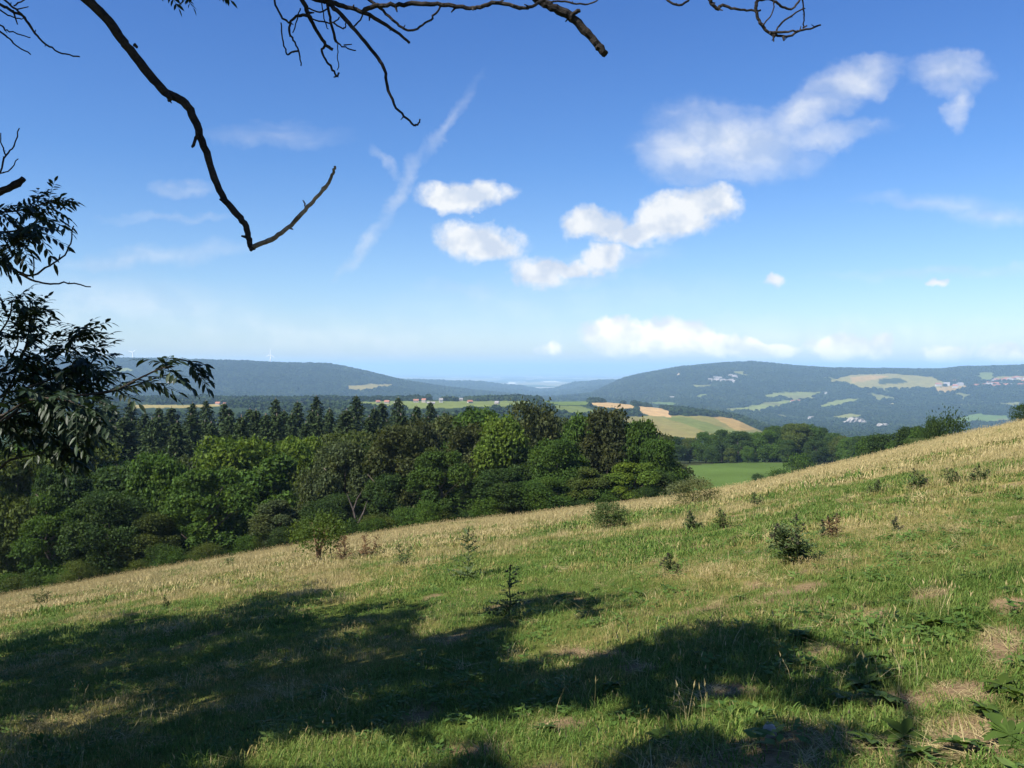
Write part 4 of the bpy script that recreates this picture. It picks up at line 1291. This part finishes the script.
for msk, root, tk, z0 in ((~isB, ash, TA, za), (isB, ash2, TB, zb)):
    mb = MB(); Lh = rng.uniform(.17, .30, msk.sum())
    mb.leaves(C[msk], D[msk], N[msk], Lh, Lh * .48)
    mb.obj("crown", M_ash, root)
    # limbs reaching up into the crown
    cb = C[msk]
    lb = MB()
    made = 0
    for k in range(500):
        if made >= 12: break
        tip = cb[rng.integers(len(cb))]
        hb = z0 + rng.uniform(3.5, 8)
        s = np.array([tk[0] + .4, tk[1] + .4, hb])
        if np.linalg.norm(tip - s) > 13: continue
        mid = s * .5 + tip * .5 + np.array([0, 0, .9])
        pm_ = smooth_path([s, mid, tip], 4)
        a, b, dd = project(pm_)
        if ((dd > .2) & (a > -20) & (a < 1044) & (b > -12)).any(): continue
        gsh = pm_ - SUN[None] * ((pm_[:, 2] - plane(pm_[:, 0], pm_[:, 1])) / (SUN[2] - PA * SUN[0] - PB_ * SUN[1]))[:, None]
        a, b, dd = project(gsh)
        seen = (dd > .3) & (a > 0) & (a < 1024) & (b < 768)
        shd = np.zeros(len(a), bool)
        for poly in SHADE: shd |= in_poly(poly, a, b)
        if (seen & ~shd).any(): continue
        made += 1
        lb.tube(pm_, np.linspace(.06, .012, len(pm_)), 6, knob=.1)
    lb.obj("limb", M_ashbark, root, smooth=True)
tag(ash, "ash tree overhead with bare dead branches and a dark leafy bough hanging into view", "ash tree")
tag(ash2, "neighbouring ash tree left of the view whose crown shades the meadow", "ash tree")

# ------------------------------------------------------------------ far woods (one mass)
def blob(seed):
    g = np.random.default_rng(seed)
    mb = MB()
    n = 70
    d = g.normal(size=(n, 3)); d /= np.linalg.norm(d, axis=1)[:, None]; d[:, 2] = np.abs(d[:, 2]) * 1.0
    C = d * np.array([.5, .5, .75]) * g.uniform(.75, 1.05, n)[:, None]; C[:, 2] += .2
    N = d + g.normal(0, .3, (n, 3))
    D = g.normal(size=(n, 3))
    mb.leaves(C, D, N, .5, .42)
    return mb.mesh("far_tree", M_farleaf)


m, nt, out = new_mat("far_foliage")
oi = nd(nt, "ShaderNodeObjectInfo"); ge = nd(nt, "ShaderNodeNewGeometry")
n1 = noise(nt, ge.outputs["Position"], 0.0035, 6, .65)
f = math_node(nt, 'ADD', math_node(nt, 'MULTIPLY', oi.outputs["Random"], .4), math_node(nt, 'MULTIPLY', math_node(nt, 'SUBTRACT', n1, .3), 1.4), clamp=True)
c = ramp(nt, f, [(.1, (.014, .027, .011)), (.5, (.026, .044, .016)), (.95, (.050, .068, .024))])
pb = nd(nt, "ShaderNodeBsdfDiffuse"); nt.links.new(c, pb.inputs["Color"]); nt.links.new(pb.outputs[0], out.inputs[0])
M_farleaf = m
pts = []
for y0, y1, sp in ((480, 1100, 11), (1100, 2700, 9.5), (2700, 4200, 15), (4200, 7300, 17), (7300, 9900, 30)):
    um = .70
    n = int(um * (y1 ** 2 - y0 ** 2) / sp ** 2)
    yy = np.sqrt(rng.uniform(y0 * y0, y1 * y1, n)); xx = rng.uniform(-um, um, n) * yy
    pts.append(np.stack([xx, yy], 1))
W = np.concatenate(pts)
zz = H(W[:, 0], W[:, 1])
_, wd = cover(W[:, 0], W[:, 1], zz)
# on the plateau only belts of trees, elsewhere closed wood
wpx, wpy, _ = project(np.stack([W[:, 0], W[:, 1], zz], 1))
plateau = (W[:, 1] > 1000) & (W[:, 1] < 2600) & (wpx < 560)
belt = fbm(W[:, 0] / 130, W[:, 1] / 90, 151, 3) > .47
wd &= ~plateau | belt
hidden = (W[:, 1] < 1000) & (wpx < 520)
wd &= ~hidden
W, zz = W[wd], zz[wd]
n = len(W)
s = rng.uniform(9, 17, n) * (1 + .25 * (W[:, 1] > 4000)) * (.8 + .4 * fbm(W[:, 0] / 60, W[:, 1] / 60, 152, 2))
s = np.where(W[:, 1] < 2700, s * .8, s)
s = np.where(W[:, 1] > 7300, s * 1.5, s)
scatter("far_woods", [blob(1), blob(2), blob(3)], np.stack([W[:, 0], W[:, 1], zz - .1 * s], 1), rng.uniform(0, 6.28, n), np.stack([s * 1.15, s * 1.15, s * .9], 1), rng.integers(0, 3, n),
        "unbroken woods covering the far ridges and valley sides", "woods")
print("far trees", n)

# ------------------------------------------------------------------ houses, cliffs, wind turbines
M_wall = plain_material("house_wall", (.34, .29, .24), .8, .5, .15)
M_wwall = plain_material("white_wall", (.40, .385, .36), .8, .5, .1)
M_roof = plain_material("clay_roof", (.30, .13, .085), .8, .8, .25)
M_groof = plain_material("grey_roof", (.24, .22, .21), .8, .8, .2)
M_dark = plain_material("window_glass", (.03, .035, .04), .2, 1, .1)


def land_hit(px, py, y0, y1):
    """first place the land meets the direction of that pixel between two depths"""
    Ys = np.geomspace(y0, y1, 600); P = at(np.full(600, px), np.full(600, py), Ys)
    d = P[:, 2] - H(P[:, 0], P[:, 1])
    k = np.where(d < 0)[0]
    k = k[0] if len(k) else int(np.argmin(d))
    return P[k, 0], P[k, 1]


def gable(mb, L, W, h, rh, mi, ov=.4):
    a, b = L / 2 + ov, W / 2 + ov
    V = [(-a, -b, h - .2), (a, -b, h - .2), (a, b, h - .2), (-a, b, h - .2), (-a, 0, h + rh), (a, 0, h + rh)]
    mb.add(V, [(0, 1, 5, 4), (2, 3, 4, 5)], mi)
    mb.add(V, [(1, 2, 5), (3, 0, 4), ], mi)
    mb.add(V, [(3, 2, 1, 0)], mi)


def house(px, py, y0, y1, L, W, h, rh, rz, wall, roof, label, group, parts=True):
    x, y = land_hit(px, py, y0, y1)
    z = hz(x, y) - .5
    o = empty("house", (x, y, z), rz)
    mb = MB(); mb.box((0, 0, h / 2), (L, W, h)); mb.obj("wall", wall, o)
    rb = MB(); gable(rb, L, W, h, rh, 0); rb.obj("roof", roof, o)
    if parts:
        for k in range(3):
            wb = MB(); wb.box(((k - 1) * L * .3, -W / 2 - .03, h * .6), (1.2, .06, 1.5)); wb.obj("window", M_dark, o)
    tag(o, label, "house", group)
    return o


VILL = [(378, 403, 12, 9, 5, 4, .3, 0, 0), (387, 403.5, 14, 9, 6, 4, -.2, 0, 0), (396, 404, 10, 8, 5, 3, .6, 1, 0), (416, 402.5, 16, 10, 7, 4, .1, 0, 0), (424, 402.5, 13, 9, 9, 4, -.3, 0, 1), (431, 404, 22, 10, 4, 3, .1, 1, 1), (441, 402.5, 10, 9, 8, 5, .2, 1, 2), (470, 403, 14, 9, 5, 4, .5, 0, 0), (497, 404, 12, 9, 5, 4, -.4, 1, 0), (460, 399.5, 18, 9, 5, 4, .2, 1, 1), (300, 405, 14, 9, 6, 4, .3, 0, 0), (218, 405, 14, 9, 6, 4, -.3, 0, 0), (225, 405, 10, 8, 5, 3, .2, 0, 0)]
vl = {4: "tall red-roofed house in the middle of the plateau village", 6: "white gabled house right of the tall red-roofed one", 5: "long low barn between the red-roofed and the white house", 9: "small white building by itself on the plateau's skyline"}
for i, (px, py, L, W_, h, rh, rz, gr, wh) in enumerate(VILL):
    house(px, py, 1250, 2500, L * .66, W_ * .66, h * .66, rh * .7, rz, (M_wall, M_wall, M_wwall)[wh], M_groof if gr else M_roof,
          vl.get(i, "small house with a tiled roof among trees on the plateau"), None if i in vl else "houses of the plateau village")
for (px, py, lab) in ((793, 402.5, "left one of two white farm buildings on the valley field"), (798, 402, "right one of two white farm buildings on the valley field")):
    house(px, py, 2400, 6500, 22, 13, 8, 4, .3, M_wwall, M_roof, lab, None, False)
for (px, py, lab) in ((811, 420.5, "white house left of the limestone cliffs"), (672, 399.5, "tiny white house at the foot of the big hill"), (827, 395, "white farmhouse alone on the wooded hillside")):
    house(px, py, 2400, 6500, 20, 14, 11, 5, .2, M_wwall, M_groof, lab, None, False)
# the town on the far slope and the white hamlet on the big hill
g = np.random.default_rng(23)
first = {}
def town(n, boxes, labels, group, s=1.0):
    for i in range(n):
        bx = boxes[i % len(boxes)]
        px = g.uniform(bx[0], bx[1]); py = g.uniform(bx[2], bx[3])
        kind = (i % 3 != 0)
        key = (group, kind)
        x, y = land_hit(px, py, 3800, 6700)
        if key not in first:
            first[key] = house(px, py, 3800, 6700, 18 * s, 13 * s, 8 * s, 5 * s, 0, M_wwall, M_groof if labels[2] is None else (M_roof if kind == labels[2] else M_groof), labels[0 if kind else 1], group, False)
            o = first[key]
        else:
            o = copy_tree(first[key])
        o.location = (x, y, hz(x, y) - .5); o.rotation_euler = (0, 0, g.uniform(-.6, .6))
        q = g.uniform(.8, 1.5); o.scale = (q * 1.2, q, q * 1.1)


town(46, [(938, 962, 383, 388), (976, 1003, 384.5, 387.5), (1004, 1030, 383, 388), (1010, 1030, 378, 383), (992, 1014, 379, 383)], ("red-roofed house of the town on the far slope", "grey-roofed house of the town on the far slope", True), "town on the far slope")
town(26, [(709, 722, 379, 383), (722, 738, 380.5, 382.5), (728, 737, 376.5, 379)], ("pale house of the white hamlet high on the big hill", "white larger house of the hamlet high on the big hill", None), "white hamlet on the big hill", .95)

M_rock = plain_material("limestone", (.26, .24, .215), .95, .06, .45)
def cliff(px0, px1, py0, py1, lab):
    x, y = land_hit((px0 + px1) / 2, (py0 + py1) / 2, 2300, 6500)
    w = (px1 - px0) * y / F; hh = (py1 - py0) * y / F
    o = empty("limestone_cliff", (x, y, hz(x, y)))
    nx, nz = 34, 12
    gx_ = np.linspace(-w / 2, w / 2, nx); gz_ = np.linspace(-.15, 1, nz)
    V = []
    for c_ in gz_:
        for a in gx_:
            e = 1 - abs(a / (w / 2)) ** 2.2
            top = hh * (0.35 + .65 * e * (0.55 + .8 * float(vnoise(a / 14, 3.3, 61))))
            dep = 9 * float(vnoise(a / 7, c_ * 5, 62)) + 5 * float(vnoise(a / 3, c_ * 9, 63))
            V.append((a, -6 - dep + 10 * c_, top * c_ - 2))
    n0 = len(V)
    for c_ in gz_:
        for a in gx_:
            e = 1 - abs(a / (w / 2)) ** 2.2
            top = hh * (0.35 + .65 * e * (0.55 + .8 * float(vnoise(a / 14, 3.3, 61))))
            V.append((a * .98, 22, top * c_ - 2.5))
    Qs = [(j * nx + i, j * nx + i + 1, (j + 1) * nx + i + 1, (j + 1) * nx + i) for j in range(nz - 1) for i in range(nx - 1)]
    Qs += [tuple(n0 + k for k in q[::-1]) for q in Qs]
    Qs += [((nz - 1) * nx + i, (nz - 1) * nx + i + 1, n0 + (nz - 1) * nx + i + 1, n0 + (nz - 1) * nx + i) for i in range(nx - 1)]
    mb = MB(); mb.add(V, Qs); me = mb.mesh("limestone_cliff", M_rock)
    loc = o.location.copy(); bpy.data.objects.remove(o)
    o = link("limestone_cliff", me); o.location = loc
    tag(o, lab, "cliff")


cliff(843, 868, 421.5, 429, "larger pale limestone cliff in the wooded valley side")
cliff(877, 892, 426, 432, "smaller pale limestone cliff lower right of the larger one")

M_turb = plain_material("turbine_white", (.85, .85, .85), .5, .05, .03)
def turbine(px, ground_py, hp, spin, lab):
    x, y = land_hit(px, ground_py, 4800, 6000)
    y = 5800.; x = (px - 512) / F * y
    z = hz(x, y)
    h = hp * y / F * .66 + 12
    o = empty("wind_turbine", (x, y, z))
    mb = MB(); mb.tube([(0, 0, -2), (0, 0, h * .5), (0, 0, h)], [4.2, 3.4, 2.6], 12); mb.obj("tower", M_turb, o, smooth=True)
    nb = MB(); nb.box((0, 1, h + 1), (4, 11, 4)); nb.obj("nacelle", M_turb, o)
    rt = MB(); rt.tube([(0, -5, h + 1), (0, -8, h + 1)], [2.4, .8], 10); hub = rt.obj("hub", M_turb, o)
    for k in range(3):
        a = spin + k * 2.0944
        d = np.array([math.sin(a), 0, math.cos(a)]); c0 = np.array([0, -6.5, h + 1]); s = np.array([math.cos(a), 0, -math.sin(a)]); bl = h * .62
        V = []
        for t, w, th in ((0, 2.4, 1.8), (.15, 5.2, 1.5), (.6, 3.4, .9), (1, 1.0, .4)):
            p = c0 + d * bl * t
            V += [p - s * w / 2, p + np.array([0, -th / 2, 0]), p + s * w / 2, p + np.array([0, th / 2, 0])]
        q = [(j * 4 + i, j * 4 + (i + 1) % 4, j * 4 + 4 + (i + 1) % 4, j * 4 + 4 + i) for j in range(3) for i in range(4)]
        bb = MB(); bb.add(V, q); bb.obj("blade", M_turb, o)
    tag(o, lab, "wind turbine", "wind turbines on the ridge")


turbine(99.5, 358, 11, .2, "leftmost white wind turbine, on the ridge over the leafy bough")
turbine(133, 358.5, 9, .9, "smallest white wind turbine, second along the ridge")
turbine(270.5, 362, 11, .05, "white wind turbine alone at the right of the ridge")

# ------------------------------------------------------------------ air
mb = MB(); HB = float(GZ.min()) - 1.0; mb.box((0, 0, (HB + 175) / 2), (190000, 190000, 175 - HB)); hzm, nt, out = new_mat("haze_air")
pv = nd(nt, "ShaderNodeVolumePrincipled")
HAZE_D = 8.6e-5
setin(pv, "Density", HAZE_D); setin(pv, "Color", (0.47, 0.725, 1.0, 1)); setin(pv, "Anisotropy", 0.0)
nt.links.new(pv.outputs[0], out.inputs["Volume"])
haze = mb.obj("haze", hzm); tag(haze, "thin blue summer haze over the whole valley", "haze", None, "stuff")

# ------------------------------------------------------------------ sun and sky
sd = bpy.data.lights.new("sun", 'SUN'); sd.energy = 5.0; sd.angle = R(0.53); sd.color = (1.0, 0.95, 0.86)
so = bpy.data.objects.new("sun", sd); COL.objects.link(so)
so.rotation_euler = Vector(SUN).to_track_quat('Z', 'Y').to_euler()

world = bpy.data.worlds.new("World"); scene.world = world; world.use_nodes = True
nt = world.node_tree; nt.nodes.clear()
wo = nd(nt, "ShaderNodeOutputWorld"); bg = nd(nt, "ShaderNodeBackground")
BGS = 0.08
setin(bg, "Strength", BGS)
sky = nd(nt, "ShaderNodeTexSky"); sky.sky_type = 'NISHITA'; sky.sun_disc = False
sky.sun_elevation = SUN_EL; sky.sun_rotation = math.atan2(SUN[0], SUN[1]); sky.altitude = 600
sky.air_density = 1.0; sky.dust_density = 0.6; sky.ozone_density = 2.5
gz_ = nd(nt, "ShaderNodeSeparateXYZ"); _tc = nd(nt, "ShaderNodeTexCoord"); nt.links.new(_tc.outputs["Generated"], gz_.inputs[0])
tint = ramp(nt, gz_.outputs[2], [(0.0, (0.86, 0.90, 0.98)), (0.10, (0.66, 0.80, 0.98)), (0.22, (0.45, 0.69, 1.0)), (0.42, (0.32, 0.58, 1.01))])
skyc = mixc(nt, 1.0, sky.outputs[0], tint, 'MULTIPLY')
tc = nd(nt, "ShaderNodeTexCoord"); dirv = tc.outputs["Generated"]
sx = nd(nt, "ShaderNodeSeparateXYZ"); nt.links.new(dirv, sx.inputs[0])
fy = math_node(nt, 'MAXIMUM', sx.outputs[1], 0.02)
cu = math_node(nt, 'DIVIDE', sx.outputs[0], fy); cv = math_node(nt, 'DIVIDE', sx.outputs[2], fy)
front = math_node(nt, 'GREATER_THAN', sx.outputs[1], 0.1)
cx = nd(nt, "ShaderNodeCombineXYZ"); nt.links.new(cu, cx.inputs[0]); nt.links.new(cv, cx.inputs[1])
uv = cx.outputs[0]


def vmath(op, a, b=None):
    n = nd(nt, "ShaderNodeVectorMath"); n.operation = op
    for i, v in enumerate((a, b)):
        if v is None: continue
        if isinstance(v, tuple): n.inputs[i].default_value = v
        else: nt.links.new(v, n.inputs[i])
    return n.outputs["Value"] if op == 'LENGTH' else n.outputs[0]


def ellipses(lst, vec):
    acc = None
    for e in lst:
        px, py, rx, ry = e[:4]; rot = e[4] if len(e) > 4 else 0; st = e[5] if len(e) > 5 else 1.0
        d = at(px, py, 1.0)
        mp = nd(nt, "ShaderNodeMapping"); mp.vector_type = 'TEXTURE'
        mp.inputs["Location"].default_value = (d[0], d[2] - CAMZ, 0)
        mp.inputs["Rotation"].default_value = (0, 0, R(-rot))
        mp.inputs["Scale"].default_value = (rx / F, ry / F, 1)
        nt.links.new(vec, mp.inputs[0])
        v = math_node(nt, 'MULTIPLY', math_node(nt, 'SUBTRACT', 1.0, vmath('LENGTH', mp.outputs[0])), st)
        acc = v if acc is None else math_node(nt, 'MAXIMUM', acc, v)
    return acc


def cnoise(vec, scale, detail, rough, off=(0, 0, 0), stretch=(1, 1, 1)):
    v = vmath('MULTIPLY', vmath('ADD', vec, off), stretch)
    return noise(nt, v, scale, detail, rough)


# warped coordinates give the clouds torn edges
wn = nd(nt, "ShaderNodeTexNoise"); setin(wn, "Scale", 22); setin(wn, "Detail", 5); setin(wn, "Roughness", .6); nt.links.new(uv, wn.inputs["Vector"])
warp = vmath('MULTIPLY', vmath('SUBTRACT', wn.outputs["Color"], (.5, .5, .5)), (.05, .04, 0))
uvw = vmath('ADD', uv, warp)
CUM = [(678, 215, 72, 30, -12), (706, 204, 46, 26), (600, 222, 44, 22, 5), (640, 230, 62, 17, -5), (463, 195, 58, 19), (482, 241, 56, 24, 10), (540, 272, 40, 22), (604, 258, 32, 20, -15), (572, 268, 34, 12, -10, .8),
       (776, 277, 15, 9, 0, .7), (612, 336, 44, 22, 5, 1.5), (640, 338, 40, 15, 5, 1.4), (676, 339, 52, 22, 4, 1.5), (724, 346, 52, 15, 4, 1.35), (770, 351, 40, 11, 0, 1.3), (842, 348, 46, 17, 0, 1.25), (878, 346, 16, 18, 0, 1.3), (946, 354, 36, 12, 0, 1.15), (1010, 355, 38, 12, 0, 1.15), (548, 347, 18, 9), (936, 285, 12, 6, 0, .65)]
WIS = [(735, 142, 112, 48, 4), (690, 150, 70, 40), (800, 116, 80, 26, -22, .9), (858, 78, 64, 26, -12), (952, 74, 50, 30, 5), (962, 98, 18, 40, 12, .8), (815, 140, 90, 18, -12, .7), (590, 268, 100, 26, -12, .5)]
FAINT = [(182, 188, 36, 11), (275, 136, 80, 16, 0, .7), (470, 292, 60, 14, 10, .6), (145, 257, 130, 14, -6, .9), (110, 300, 190, 34, 4, .65), (365, 245, 50, 9, -52), (400, 190, 56, 10, -62), (450, 120, 66, 9, -52, .6), (384, 162, 26, 7, 48, .8),
         (935, 202, 90, 12, 2, .8), (1000, 216, 60, 14, 4, .8), (940, 272, 140, 8, -2, .7), (300, 330, 300, 26, 2, .5), (800, 335, 330, 24, 0, .6), (560, 300, 240, 30, -4, .35), (170, 217, 80, 6, -2, .6)]
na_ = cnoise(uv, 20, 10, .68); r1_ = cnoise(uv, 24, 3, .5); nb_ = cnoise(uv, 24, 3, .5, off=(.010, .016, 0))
Fc = ellipses(CUM, uvw)
dens = math_node(nt, 'ADD', math_node(nt, 'MULTIPLY', Fc, 2.0), math_node(nt, 'MULTIPLY', math_node(nt, 'SUBTRACT', na_, .50), 2.6))
dc = mapr(nt, dens, 0.10, 1.0); dc = math_node(nt, 'MULTIPLY', dc, mapr(nt, Fc, 0.0, .18))
Fw = ellipses(WIS, uvw)
nw = cnoise(uvw, 8, 10, .64, stretch=(.8, 2.2, 1))
dw = mapr(nt, math_node(nt, 'ADD', math_node(nt, 'MULTIPLY', Fw, 1.25), math_node(nt, 'MULTIPLY', math_node(nt, 'SUBTRACT', nw, .5), 1.7)), 0.0, 1.45)
dw = math_node(nt, 'MULTIPLY', math_node(nt, 'MULTIPLY', dw, mapr(nt, Fw, 0, .22)), .88)
Ff = ellipses(FAINT, uvw)
nf = cnoise(uv, 9, 8, .62, stretch=(.7, 3.0, 1))
df = math_node(nt, 'MULTIPLY', mapr(nt, Ff, 0, .75), mapr(nt, nf, .30, .75, .1, .55))
alpha = math_node(nt, 'MAXIMUM', math_node(nt, 'MAXIMUM', dc, dw), df)
alpha = math_node(nt, 'MULTIPLY', alpha, front)
cloud_shading = math_node(nt, 'ADD', .62, math_node(nt, 'MULTIPLY', math_node(nt, 'SUBTRACT', r1_, nb_), 4.6), clamp=True)  # lit and shaded cloud sides painted in from offset noise
ccol = mixc(nt, math_node(nt, 'MULTIPLY', cloud_shading, 1.0), (0.33 / BGS, .37 / BGS, .44 / BGS), (0.475 / BGS, .485 / BGS, .495 / BGS))
ccol = mixc(nt, 1.0, ccol, ramp(nt, gz_.outputs[2], [(0.015, (1.55, 1.42, 1.36)), (0.09, (1.0, 1.0, 1.0))]), 'MULTIPLY')  # sunlit brightness of the low clouds put into their colour
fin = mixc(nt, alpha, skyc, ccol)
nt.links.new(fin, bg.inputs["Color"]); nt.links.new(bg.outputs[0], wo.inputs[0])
world.cycles.sampling_method = 'MANUAL'; world.cycles.sample_map_resolution = 512

# ------------------------------------------------------------------ picture settings
vs = scene.view_settings
vs.view_transform = 'Standard'; vs.look = 'None'; vs.exposure = 1.0; vs.gamma = 1.0; vs.use_curve_mapping = False
scene.cycles.max_bounces = 8; scene.cycles.diffuse_bounces = 3; scene.cycles.transmission_bounces = 4; scene.cycles.volume_bounces = 1
scene.cycles.use_denoising = True
scene.render.film_transparent = False
